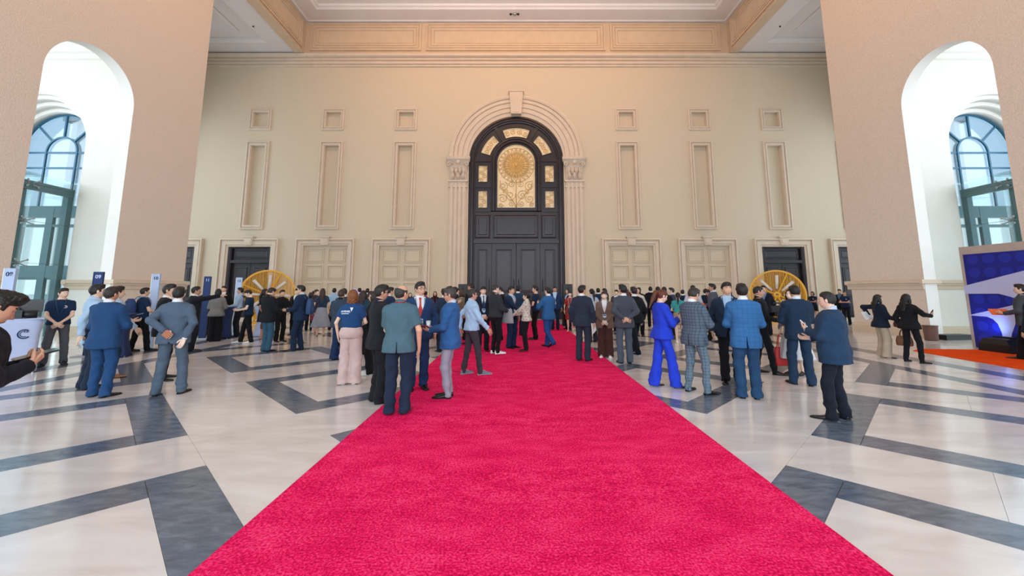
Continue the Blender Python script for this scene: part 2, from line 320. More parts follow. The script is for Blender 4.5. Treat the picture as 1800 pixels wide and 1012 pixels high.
for q in gl[1:]:
    cx = sum(p[0] for p in q)/len(q); cz = sum(p[1] for p in q)/len(q); wide = cz > 10.75; sec = len(q) > 4 and not wide
    for k in range(4):
        if sec: a = R((34.5 if cx > DC else 145.5)+(k-1.5)*8.5); scroll(g, DC+1.93*math.cos(a), 9.15+1.93*math.sin(a), .16, 1.5, 1 if k % 2 else -1, k*1.3)
        elif wide: scroll(g, cx+(k-1.5)*.36, 11.08+(-.1 if k in (0, 3) else .02), .17, 1.5, 1 if k % 2 else -1, k)
        else: scroll(g, cx+(.1 if k % 2 else -.1), cz+(k-1.5)*.25, .15, 1.5, 1 if k % 2 else -1, k*1.3)
g.build('gilded_tracery', M_gold, d1, True)
sp_ = G()                                                  # raised arched border and spokes on the tympanum
ring(sp_, lambda o: [(DC-1.5+o, 6.25)]+[(DC-(1.5-o)*math.cos(math.pi*k/32), 9.2+(1.5-o)*math.sin(math.pi*k/32)) for k in range(33)]+[(DC+1.5-o, 6.25)], [(0, 0), (0, .07), (.07, .09), (.12, .04), (.2, .04), (.24, .07), (.3, .0)], lambda u, e, v: (u, yw-e, v), False)
for a in (60, 120):
    c, s = math.cos(R(a)), math.sin(R(a)); sp_.prism([(DC+c*r-s*w, 9.15+s*r+c*w) for r, w in ((1.5, -.09), (2.5, -.09), (2.5, .09), (1.5, .09))], 0, .06, lambda u, v, w: (u, yw-w, v))
for s in (-1, 1):
    for z in (7.72, 9.3, 6.25): a, b = sorted((DC+s*1.5, DC+s*2.48)); sp_.box(a, b, yw-.06, yw, z-.07, z+.07)
sp_.build('carved_ribs', M_wood, d1)
ms = G().box(DC-2.46, DC+2.46, yw, yw+.1, 4.48, 6.25); ms = ms.build('frieze_board', M_wood, d1)
for a, b in ((-2.42, -1.5), (-1.36, 1.3), (1.44, 2.36)):
    p = G(); pt = rpath(DC+a, DC+b, 4.62, 6.05); ring(p, pt, [(0, 0), (0, .03), (.06, .05), (.1, .01), (.2, .01), (.24, .03)], lambda u, e, v: (u, yw-e, v)); p.add([(u, yw-.03, v) for u, v in pt(.24)], [(0, 1, 2, 3)]); p.build('raised_panel', M_wood2, ms)
G().box(DC-2.48, DC+2.48, yw-.12, yw+.1, 4.33, 4.5).build('lintel', M_wood, d1)
for a, b, hx in ((-2.46, -1.44, -1.56), (-1.42, -.02, -.14), (.02, 1.38, .14), (1.4, 2.46, 1.52)):
    panel_leaf('door_leaf', DC+a, DC+b, .01, 4.33, yw+.06, d1, [(DC+a+.2, DC+b-.2, 1.5, 4.0), (DC+a+.2, DC+b-.2, .3, 1.25)], (DC+hx, 1.9))
G().box(DC-2.7, DC+2.7, YB+.45, YB+.55, 0, 12.1).build('backing', M_wood, d1)
# archivolt, keystone, pilasters, capitals
av = G(); ring(av, lambda o: [(DC-(3.95-o)*math.cos(math.pi*k/48), 9.44+(3.85-o)*math.sin(math.pi*k/48)) for k in range(49)], [(0, 0), (0, .16), (.1, .2), (.2, .16), (.22, .08), (.26, .08), (.28, .15), (.44, .15), (.46, .07), (.50, .07), (.52, .12), (.74, .12), (.76, .05), (.80, .05), (.82, .09), (1.02, .09), (1.06, .02), (1.17, .0), (1.17, -.2)], mb, False)
av.build('archivolt', M_trim, wb)
k = G(); keystone(k, DC, 12.05, 13.5, .3, .42, .34); k.build('keystone', M_trim, wb)
for s in (-1, 1):
    c = DC+s*3.42; pl = G(); mbox(pl, c-.5, c+.5, 0, 8.0, 0, .1)
    for q in (-.36, -.12, .12, .36): pl.box(c+q-.07, c+q+.07, YB-.16, YB-.1, .5, 7.85)
    mbox(pl, c-.58, c+.58, 0, .5, 0, .22); mbox(pl, c-.55, c+.55, 7.6, 7.66, 0, .17); mbox(pl, c-.57, c+.57, 7.94, 8.05, 0, .19); pl.build('pilaster', M_trim, wb)
    cp = G(); 
    rings = []
    for w, z, dd in ((.5, 8.05, .14), (.47, 8.2, .13), (.5, 8.6, .16), (.56, 8.95, .2), (.66, 9.15, .27), (.68, 9.2, .28)): rings.append([mb(c-w, 0, z), mb(c-w, dd, z), mb(c+w, dd, z), mb(c+w, 0, z)])
    cp.loft(rings, 0, True); mbox(cp, c-.7, c+.7, 9.2, 9.44, 0, .32); mbox(cp, c-.66, c+.66, 9.14, 9.2, 0, .29)
    for q in (-1, 1):
        scrollp = [(c+q*(.5-.14*(1-t*.8)*math.cos(t*9)), YB-.26, 8.98+.14*(1-t*.8)*math.sin(t*9)) for t in [i/20 for i in range(21)]]; cp.tube(scrollp, .035, 6)
    for row, z in ((3, 8.3), (4, 8.62)):
        for j in range(row):
            x = c+(j-(row-1)/2)*.9/row; cp.tube([(x, YB-.15, z-.22), (x, YB-.2, z), (x, YB-.26, z+.12), (x, YB-.3, z+.1), (x, YB-.31, z+.03)], [.09, .11, .08, .05, .02], 8)
    cp.ell((c, YB-.28, 9.1), (.13, .07, .13), 10, 8); cp.build('capital', M_trim, wb, True)
# ---- cornice, frieze, beams, ceilings
cn = G(); prof = [(0, 15.16), (.10, 15.18), (.10, 15.26), (.05, 15.28), (.05, 15.31), (.14, 15.33), (.14, 15.46), (.08, 15.48), (.08, 15.52), (.2, 15.56), (.2, 15.64), (.13, 15.66), (.13, 15.69), (.32, 15.76), (.34, 15.9), (0, 15.92)]
cn.loft([[mb(x, d, z) for d, z in prof] for x in (-20.8, 21)]); struct(cn.build('trim_1', M_trim))
BX = 13.0
fz = struct(G().box(XC-BX, XC+BX, YB-.15, YB, 15.92, 18.1).build('beam_back', M_frz))
def fpanel(parent, path, mp):
    p = G(); ring(p, path, [(0, 0), (0, .09), (.09, .10), (.12, .03), (.16, .03), (.18, .08), (.26, .08), (.29, .01), (.33, .01), (.35, .05), (.46, .05), (.48, .0), (.5, .03)], mp); p.add([mp(u, .03, v) for u, v in path(.5)], [(0, 1, 2, 3)]); p.build('frieze_panel', M_frz, parent)
for a, b in ((-12.55, -5.75), (-5.45, 5.55), (5.85, 12.6)): fpanel(fz, rpath(a, b, 16.15, 17.95), lambda u, d, v: (u, YB-.15-d, v))
for s, nm in ((-1, 'beam_left'), (1, 'beam_right')):
    x0 = XC+s*BX; a, b = sorted((x0, x0+s*.42)); bm_ = struct(G().box(a, b, -8, YB, 15.96, 18.1).build(nm, M_frz))
    for y0, y1 in ((17.6, 23.1), (11.5, 17.2), (5.4, 11.1)): fpanel(bm_, rpath(y0, y1, 16.15, 17.95), lambda u, d, v, s=s, x0=x0: (x0-s*d, u, v))
    G().box(a-.06, b+.06, -8, YB, 15.93, 16.0).build('beam_edge', M_frz, bm_)
    # low white ceiling over the aisle
    lo = G(); e0, e1 = sorted((x0+s*.42, x0+s*7.9)); lo.box(e0, e1, -8, YB, 16.2, 16.4); lo = struct(lo.build('ceiling_'+('left' if s < 0 else 'right'), M_ceil))
    q = G(); ring(q, rpath(min(e0, e1), max(e0, e1), 8.0, YB), [(0, .2), (0, 0), (1.25, 0), (1.3, .03), (1.36, .05), (1.4, .12), (1.5, .12), (1.5, .2)], lambda u, d, v: (u, v, 16.0+d)); q.build('coffer_border', M_ceil, lo)
    q = G(); ring(q, rpath(min(e0, e1)+2.3, max(e0, e1)-2.3, 12.3, YB-2.0), [(0, .2), (0, .13), (.06, .1), (.14, .1), (.2, .2)], lambda u, d, v: (u, v, 16.0+d)); q.build('coffer_border', M_ceil, lo)
    sd = G().lathe([(.045, 0), (.045, .02), (.02, .06), (.02, .1)], 12); o = sd.build('sprinkler_head', M_black); o.location = (XC+s*12.95+s*1.5, 20.9, 15.94); tag(o, 'small black sprinkler head on the %s white aisle ceiling' % ('left' if s < 0 else 'right'), 'sprinkler')
uc = struct(G().box(XC-BX, XC+BX, -8, YB, 18.75, 18.9).build('ceiling', M_ceil))
q = G(); ring(q, rpath(XC-BX, XC+BX, -7.6, YB-.15), [(0, 0), (.0, .0), (.2, .0), (.24, .05), (1.2, .05), (1.22, .1), (1.3, .16), (1.36, .16), (1.4, .28), (1.75, .28), (1.8, .34), (1.9, .34), (1.95, .45), (2.4, .45), (2.5, .55), (2.55, .62), (2.6, .8)], lambda u, d, v: (u, v, 18.0+d)); q.build('coffer_border', M_ceil, uc)
for x in (-.25, 0, .2):
    o = G().lathe([(.1 if x == 0 else .06, 0), (.12 if x == 0 else .07, .03), (.12 if x == 0 else .07, .08)], 14).build('smoke_detector', M_metal if x == 0 else M_black); o.location = (x, 22.75, 17.98); tag(o, 'small round detector on the white main ceiling above the portal, %s of three' % {-.25: 'leftmost', 0: 'larger middle', .2: 'rightmost'}[x], 'detector')
# ---- side walls with arches, window walls behind them
for s, nm in ((-1, 'left'), (1, 'right')):
    xw = XC+s*14.1
    def ms_(u, d, v, s=s, xw=xw): return (xw-s*d, u, v)
    YE = 17.55; ac = 12.93
    sw = plate('wall_'+nm, [[(-8, -.1), (YE, -.1), (YE, 18.3), (-8, 18.3)]]+[arch(a, 1.47, -.02, 8.25, 36) for a in (ac, ac-6, ac-12, ac-17.5)], .42, M_side, lambda u, v, w, s=s, xw=xw: (xw+s*w, u, v)); struct(sw)
    # white-painted reveal lining of the arch
    for a in (ac, ac-6):
        rv = G(); ring(rv, lambda o, a=a: [(a-1.47+o, 0)]+[(a-(1.47-o)*math.cos(math.pi*k/36), 8.25+(1.47-o)*math.sin(math.pi*k/36)) for k in range(37)]+[(a+1.47-o, 0)], [(0, -.004), (.006, -.004), (.006, -.42), (0, -.42)], ms_, False); rv.build('arch_reveal', M_white, sw)
    cprof = [(0, 1.66), (.05, 1.68), (.05, 1.78), (.1, 1.83), (.1, 1.88), (.16, 1.9), (.16, 2.0), (0, 2.02)]
    for y0, y1 in ((ac+1.47, YE), (ac-4.53, ac-1.47), (ac-10.53, ac-7.47)):
        b = G(); b.loft([[ms_(y0, d, z) for d, z in cprof], [ms_(y1+(.0 if y1 < YE else .12), d, z) for d, z in cprof]])
        b.box(*sorted((xw-s*.168, xw+s*.5)), y0-.1, y0+.02, 1.872, 2.008)
        if y1 == YE: b.box(*sorted((xw-s*.168, xw+s*.55)), YE-.02, YE+.14, 1.862, 2.008); b.box(*sorted((xw-s*.06, xw+s*.48)), YE-.02, YE+.131, 1.672, 1.85)
        b.build('dado_cornice', M_trim, sw)
        p = G(); p.loft([[ms_(y, d, z) for d, z in ((0, 0), (.1, 0), (.1, .26), (.05, .32), (0, .34))] for y in (y0, y1+.06)]); p.build('plinth', M_trim, sw)
    # window wall across the aisle
    YW = 15.35; cx = XC+s*18.75; ww = plate('wall_window_'+nm, [rect(*sorted((xw+s*.42, xw+s*9.5)), -.1, 18), arch(cx, 2.05, -.02, 7.25, 36)], .12, M_white, lambda u, v, w: (u, YW+w, v)); struct(ww)
    for k, (dr, y0) in enumerate(((.14, YW+.12), (.28, YW+.42), (.42, YW+.72))):
        st = plate('stepped_arch', [rect(cx-2.6, cx+2.6, -.02, 11), arch(cx, 2.05-dr, -.03, 7.25, 36)], .3, M_white, lambda u, v, w, y0=y0: (u, y0+w, v), ww)
    b = G()
    wc = [(0, 10.7), (.08, 10.75), (.08, 10.95), (.16, 11.0), (.16, 11.25), (.3, 11.4), (.3, 11.6), (0, 11.7)]
    b.loft([[(x, YW-d, z) for d, z in wc] for x in sorted((xw+s*.42, xw+s*9.5))]); b.build('cornice', M_white, ww)
    b = G(); b.loft([[(x, YW-d, z) for d, z in cprof] for x in sorted((xw+s*.42, cx-s*2.05))]); b.box(*sorted((cx-s*2.2, cx-s*2.04)), YW-.168, YW+.5, 1.872, 2.008); b.build('dado_cornice', M_trim, ww)
    b = G(); b.loft([[(x, YW-d, z) for d, z in ((0, 0), (.1, 0), (.1, .26), (.05, .32), (0, .34))] for x in sorted((xw+s*.42, cx-s*2.05))]); b.build('plinth', M_trim, ww)
    struct(G().box(*sorted((xw+s*.4, xw+s*9.5)), -8, YW, 13.2, 13.4).build('ceiling_aisle_'+nm, M_white))
    # the arched window
    wi = empty('window_%d' % (1 if s < 0 else 2)); struct(wi); yq = YW+1.06; spz = 7.72; ro = 1.62; ri = .63
    f = G(); ring(f, lambda o: [(cx-ro+o, 0)]+[(cx-(ro-o)*math.cos(math.pi*k/36), spz-.45+(ro-o)*math.sin(math.pi*k/36)) for k in range(37)]+[(cx+ro-o, 0)], [(0, 0), (0, .05), (.07, .05), (.07, 0)], lambda u, d, v: (u, yq-d, v), False)
    ring(f, lambda o: [(cx-ri+o, 4.6)]+[(cx-(ri-o)*math.cos(math.pi*k/28), spz-.45+(ri-o)*math.sin(math.pi*k/28)) for k in range(29)]+[(cx+ri-o, 4.6)], [(-.03, 0), (-.03, .066), (.03, .066), (.03, 0)], lambda u, d, v: (u, yq-d, v), False)
    for a in (45, 90, 135):
        c_, s_ = math.cos(R(a)), math.sin(R(a)); f.prism([(cx+c_*r-s_*w, spz-.45+s_*r+c_*w) for r, w in ((ri, -.03), (ro-.03, -.03), (ro-.03, .03), (ri, .03))], -.018, .055, lambda u, v, w: (u, yq-w, v))
    for z in (spz-.47, spz-1.12): f.box(cx-ro, cx+ro, yq-.045, yq+.015, z-.03, z+.03)
    f.build('window_frame', M_blueframe, wi)
    plate('window_pane', [arch(cx, ro-.05, 4.6, spz-.45, 36)], .02, M_glass, lambda u, v, w: (u, yq+.02+w, v), wi)
    # teal doors below the window
    f = G(); zt = 4.95
    for x in (-1.95, -1.2, -.02, 1.2, 1.95): f.box(cx+x-.14, cx+x+.14, yq-.1, yq+.02, 0, zt)
    for z in (zt, 4.2, 2.55): f.box(cx-2.1, cx+2.1, yq-.09, yq+.02, z-.05 if z == 4.2 else z-.42, z+.05)
    f.box(cx-2.1, cx+2.1, yq-.05, yq, 2.05, 2.2); f.build('door_frame_teal', M_teal, wi)
    plate('window_pane', [rect(cx-1.95, cx+1.95, .1, 4.6)], .02, M_gglass, lambda u, v, w: (u, yq+.03+w, v), wi)
    # glass vestibule standing in front of the doors
    gv = empty('window_%d' % (3 if s < 0 else 4)); struct(gv); gx = cx-s*2.0
    for k, (y0, y1) in enumerate(((13.9, 15.3), (12.45, 13.88), (11.0, 12.43))):
        for z0, z1 in ((.05, 2.55), (2.57, 5.6)): G().box(*sorted((gx, gx+s*.02)), y0, y1, z0, z1).build('glass_pane', M_gglass, gv)
    G().box(*sorted((gx-s*.1, gx+s*3.8)), 10.9, 15.34, 5.62, 5.66).build('glass_roof', M_gglass, gv)
    bmf = G(); bmf.box(*sorted((gx+s*.05, gx+s*.2)), 11.0, 15.3, 5.1, 5.4); bmf.box(*sorted((gx+s*.1, gx+s*.3)), 15.15, 15.34, 0, 5.4); bmf.box(*sorted((gx+s*.25, gx+s*.5)), 13.75, 13.95, 0, 5.4)
    for x in (1.6, 3.3): bmf.box(*sorted((gx+s*x, gx+s*(x+.22))), 13.7, 13.9, 0, 5.4)
    bmf.box(*sorted((gx+s*.1, gx+s*3.6)), 13.7, 13.9, 5.1, 5.4); bmf.build('steel_frame', M_teal, gv)
    fn = G().box(*sorted((gx+s*.02, gx+s*.3)), 13.87, 13.9, .05, 5.6); fn.build('glass_fin', M_gglass, gv)
    for z in (2.56, 4.0, 5.3):
        sf = G()
        for dy in (-1, 1):
            for dz in (-1, 1): sf.tube([(gx+s*.12, 13.89, z), (gx-s*.02, 13.89+dy*.16, z+dz*.1)], [.025, .018], 6); sf.ell((gx-s*.02, 13.89+dy*.17, z+dz*.11), (.02, .04, .04), 8, 6)
        sf.tube([(gx-s*.01, 11, z), (gx-s*.01, 15.3, z)], .006, 5); sf.build('spider_fitting', M_metal, gv, True)
# ---- rest of the shell: entrance front behind the camera, aisle ends, outside
struct(plate('wall_front', [rect(-23, 23, -.1, 18.6)]+[rect(XC+x-3.6, XC+x+3.6, 0, 13) for x in (-9, 0, 9)]+[rect(XC+x-2.5, XC+x+2.5, 0, 10) for x in (-18.5, 18.5)], .4, M_wall, lambda u, v, w: (u, -8.4+w, v)))
for s, nm in ((-1, 'left'), (1, 'right')):
    x = XC+s*23.6
    struct(plate('wall_outer_'+nm, [rect(-8.4, 16.6, -.1, 18.6)]+[rect(y-2.5, y+2.5, .3, 12.5) for y in (-4.5, 1.4, 7.3, 12.9)], .4, M_white, lambda u, v, w: (x+w*s, u, v)))
    struct(plate('wall_bay_'+nm, [rect(16.6, 24.2, -.1, 18.6), arch(19.9, 3.0, .2, 11, 24)], .4, M_white, lambda u, v, w: (XC+s*20.9+w*s, u, v)))
struct(G().box(-300, 300, -300, 300, -1.4, -1.2).build('ground_outside', mat('outdoor_paving', 'B9B7B0', .9)))
M_bld = mat('pale_facade', 'E6E4DE', .9, var=.03)
for s, nm in ((-1, 'left'), (1, 'right')):
    b = empty('building', (XC+s*34, 46, -1.2)); tag(b, 'pale ribbed building seen through the %s arched window' % nm, 'building')
    G().box(-12, 12, -5, 8, 0, 20).build('facade_wall', M_bld, b); r_ = G()
    for k in range(-6, 7): r_.box(k*1.9-.25, k*1.9+.25, -5.4, -5, 0, 20)
    r_.box(-12.4, 12.4, -5.7, 8.4, 20, 20.9); r_.build('facade_rib', M_bld, b)
# ---- red carpet, orange carpet
def carpetmat(name, c1, c2, c3):
    m = bpy.data.materials.new(name); m.use_nodes = True; N = m.node_tree.nodes; L = m.node_tree.links; b = N['Principled BSDF']; b.inputs['Roughness'].default_value = 1; b.inputs['Specular IOR Level'].default_value = .08; b.inputs['Sheen Weight'].default_value = .25; b.inputs['Sheen Roughness'].default_value = .4; b.inputs['Sheen Tint'].default_value = (*lin(c2), 1)
    ge = N.new('ShaderNodeNewGeometry'); n = N.new('ShaderNodeTexNoise'); n.inputs['Scale'].default_value = 60; n.inputs['Detail'].default_value = 3; L.new(ge.outputs['Position'], n.inputs['Vector'])
    n2 = N.new('ShaderNodeTexNoise'); n2.inputs['Scale'].default_value = 2.2; n2.inputs['Detail'].default_value = 9; n2.inputs['Roughness'].default_value = .68; mp_ = N.new('ShaderNodeMapping'); mp_.inputs['Scale'].default_value = (1, 2.0, 1); L.new(ge.outputs['Position'], mp_.inputs[0]); L.new(mp_.outputs[0], n2.inputs['Vector'])
    ad = N.new('ShaderNodeMath'); ad.operation = 'MULTIPLY_ADD'; ad.inputs[1].default_value = .38; L.new(n2.outputs['Fac'], ad.inputs[0]); m2 = N.new('ShaderNodeMath'); m2.operation = 'MULTIPLY'; m2.inputs[1].default_value = .68; L.new(n.outputs['Fac'], m2.inputs[0]); L.new(m2.outputs[0], ad.inputs[2])
    r = N.new('ShaderNodeValToRGB'); e = r.color_ramp.elements; e[0].position = .40; e[0].color = (*lin(c1), 1); e[1].position = .66; e[1].color = (*lin(c3), 1); q = e.new(.52); q.color = (*lin(c2), 1); L.new(ad.outputs[0], r.inputs[0]); L.new(r.outputs[0], b.inputs['Base Color'])
    bp = N.new('ShaderNodeBump'); bp.inputs['Strength'].default_value = .9; bp.inputs['Distance'].default_value = .012; L.new(n.outputs['Fac'], bp.inputs['Height']); L.new(bp.outputs[0], b.inputs['Normal']); return m
g = G(); nx, ny = 6, 60; prng = random.Random(4)
V = [(-1.9+(4.1*i/nx), .6+(22.4*j/ny), .012+(.004*math.sin(j*1.3)+.003*prng.random() if 0 < i < nx else 0)) for j in range(ny+1) for i in range(nx+1)]
g.add(V, [(j*(nx+1)+i, j*(nx+1)+i+1, (j+1)*(nx+1)+i+1, (j+1)*(nx+1)+i) for j in range(ny) for i in range(nx)])
for x in (-1.9, 2.2): g.box(x-.003, x+.003, .6, 23.0, 0, .014)
rc = g.build('carpet', carpetmat('red_carpet', 'BE0842', 'EC155A', 'FF487E'), None, False); tag(rc, 'wide crimson red carpet running down the hall to the dark arched portal', 'carpet')
oc = G().prism([(10.9, 11.62), (10.62, 8.9), (10.4, 6.5), (13.44, 6.5), (13.44, 11.75), (11.4, 11.95)], .002, .012).build('carpet', carpetmat('orange_carpet', 'E03C08', 'F4500E', 'FF6420')); tag(oc, 'bright orange carpet laid in front of the blue star backdrop', 'carpet')
# ------------------------------------------------------------------ signed-distance bodies turned into quads
def nets(fn, lo, hi, h):
    lo = np.array(lo, float); n = np.maximum(3, np.ceil((np.array(hi)-lo)/h).astype(int)+1)
    ax = [lo[i]+h*np.arange(n[i]) for i in range(3)]
    P = np.stack(np.meshgrid(*ax, indexing='ij'), -1).reshape(-1, 3).astype(np.float32)
    v = fn(P).reshape(n).astype(np.float32); ins = v < 0
    cs = tuple(n-1); cnt = np.zeros(cs, np.float32); acc = np.zeros(cs+(3,), np.float32)
    idx = np.stack(np.meshgrid(*[np.arange(k) for k in cs], indexing='ij'), -1).astype(np.float32)
    for a in range(3):
        b, c = [x for x in range(3) if x != a]
        s0 = [slice(None)]*3; s1 = [slice(None)]*3; s0[a] = slice(0, -1); s1[a] = slice(1, None)
        v0, v1 = v[tuple(s0)], v[tuple(s1)]; cross = ins[tuple(s0)] != ins[tuple(s1)]
        t = np.where(cross, v0/np.where(cross, v0-v1, 1), 0).astype(np.float32)
        for db in (0, 1):
            for dc in (0, 1):
                sl = [slice(None)]*3; sl[b] = slice(db, db+cs[b]); sl[c] = slice(dc, dc+cs[c]); sl = tuple(sl)
                cr_, tt = cross[sl], t[sl]; cnt += cr_
                acc[..., a] += cr_*tt; acc[..., b] += cr_*db; acc[..., c] += cr_*dc
    act = cnt > 0; vid = np.full(cs, -1, np.int64); vid[act] = np.arange(act.sum())
    V = (idx[act]+acc[act]/cnt[act][:, None])*h+lo
    Q = []
    for a in range(3):
        b, c = (a+1) % 3, (a+2) % 3
        s0 = [slice(None)]*3; s1 = [slice(None)]*3; s0[a] = slice(0, -1); s1[a] = slice(1, None)
        for s in (s0, s1): s[b] = slice(1, n[b]-1); s[c] = slice(1, n[c]-1)
        i0, i1 = ins[tuple(s0)], ins[tuple(s1)]; cr_ = i0 != i1
        ws = np.argwhere(cr_)
        if not len(ws): continue
        base = ws.copy(); base[:, b] += 1; base[:, c] += 1
        def g(db, dc):
            q = base.copy(); q[:, b] += db; q[:, c] += dc; return vid[q[:, 0], q[:, 1], q[:, 2]]
        f = np.stack([g(-1, -1), g(0, -1), g(0, 0), g(-1, 0)], 1); flip = ~i0[cr_]
        f[flip] = f[flip][:, ::-1]; Q.append(f)
    Q = np.concatenate(Q) if Q else np.zeros((0, 4), np.int64)
    return V, Q
def qmesh(name, V, Q, mats, mi=None):
    me = bpy.data.meshes.new(name); me.vertices.add(len(V)); me.vertices.foreach_set('co', np.ascontiguousarray(V, dtype=np.float32).ravel())
    me.loops.add(Q.size); me.loops.foreach_set('vertex_index', np.ascontiguousarray(Q, dtype=np.int32).ravel())
    me.polygons.add(len(Q)); me.polygons.foreach_set('loop_start', np.arange(0, Q.size, 4, dtype=np.int32))
    for m in mats: me.materials.append(m)
    if mi is not None: me.polygons.foreach_set('material_index', np.asarray(mi, dtype=np.int32))
    me.polygons.foreach_set('use_smooth', np.ones(len(Q), dtype=bool)); me.update(calc_edges=True); return me
A3 = lambda *p: np.array(p, np.float32)
def smin(a, b, k):
    h = np.maximum(k-np.abs(a-b), 0)/k; return np.minimum(a, b)-h*h*k*.25
def cap(P, a, b, ra, rb):
    a = np.asarray(a, np.float32); ba = np.asarray(b, np.float32)-a; pa = P-a; t = np.clip(pa@ba/max(1e-8, float(ba@ba)), 0, 1)
    return np.sqrt(((pa-t[:, None]*ba)**2).sum(1))-(ra+(rb-ra)*t)
def chain(P, pts, rs, k=.03):
    d = None
    for i in range(len(pts)-1):
        c = cap(P, pts[i], pts[i+1], rs[i], rs[i+1]); d = c if d is None else smin(d, c, k)
    return d
def ellip(P, c, r):
    q = (P-A3(*c))/A3(*r); l = np.sqrt((q*q).sum(1)); return (l-1)*min(r)
def loft(P, tab, off=0, pw=2.3, z0=None, z1=None):
    z = P[:, 2]; rx = np.interp(z, tab[0], tab[1])+off; ry = np.interp(z, tab[0], tab[2])+off; cy = np.interp(z, tab[0], tab[3])
    q = (np.abs(P[:, 0]/rx)**pw+np.abs((P[:, 1]-cy)/ry)**pw)**(1/pw); d = (q-1)*np.minimum(rx, ry)
    if z0 is not None: d = np.maximum(d, z0-z)
    if z1 is not None: d = np.maximum(d, z-z1)
    return d
def smooth_tab(tab, n=40):
    z = np.array(tab[0]); zz = np.linspace(z[0], z[-1], n); out = [zz]
    for t in tab[1:]:
        y = np.interp(zz, z, t); y = np.convolve(np.pad(y, 2, 'edge'), [.1, .2, .4, .2, .1], 'valid'); out.append(y)
    return out
TM = smooth_tab(([.78, .86, .93, 1.0, 1.08, 1.18, 1.28, 1.36, 1.41, 1.45, 1.50], [.160, .168, .168, .160, .156, .166, .180, .178, .135, .080, .056], [.112, .120, .120, .112, .110, .116, .120, .108, .086, .066, .056], [-.012, -.015, -.01, 0, .004, .004, 0, -.006, -.012, -.016, -.016]))
TF = smooth_tab(([.78, .86, .93, 1.0, 1.08, 1.18, 1.28, 1.36, 1.41, 1.45, 1.50], [.168, .178, .172, .150, .138, .144, .152, .148, .112, .062, .047], [.118, .128, .122, .104, .096, .112, .116, .098, .078, .058, .047], [-.012, -.015, -.01, 0, .004, .010, .006, -.004, -.012, -.016, -.016]))
def wr(P, amp, f=1.0, ph=0):
    x, y, z = P[:, 0]*f, P[:, 1]*f, P[:, 2]*f
    return amp*(np.sin(31*z+9*x+6*np.sin(11*y+ph)+ph)+.7*np.sin(19*z-23*x+4*np.sin(13*z+ph)+1.3*ph)+.6*np.sin(47*x+17*y+5*np.sin(9*z)+2*ph))*.45
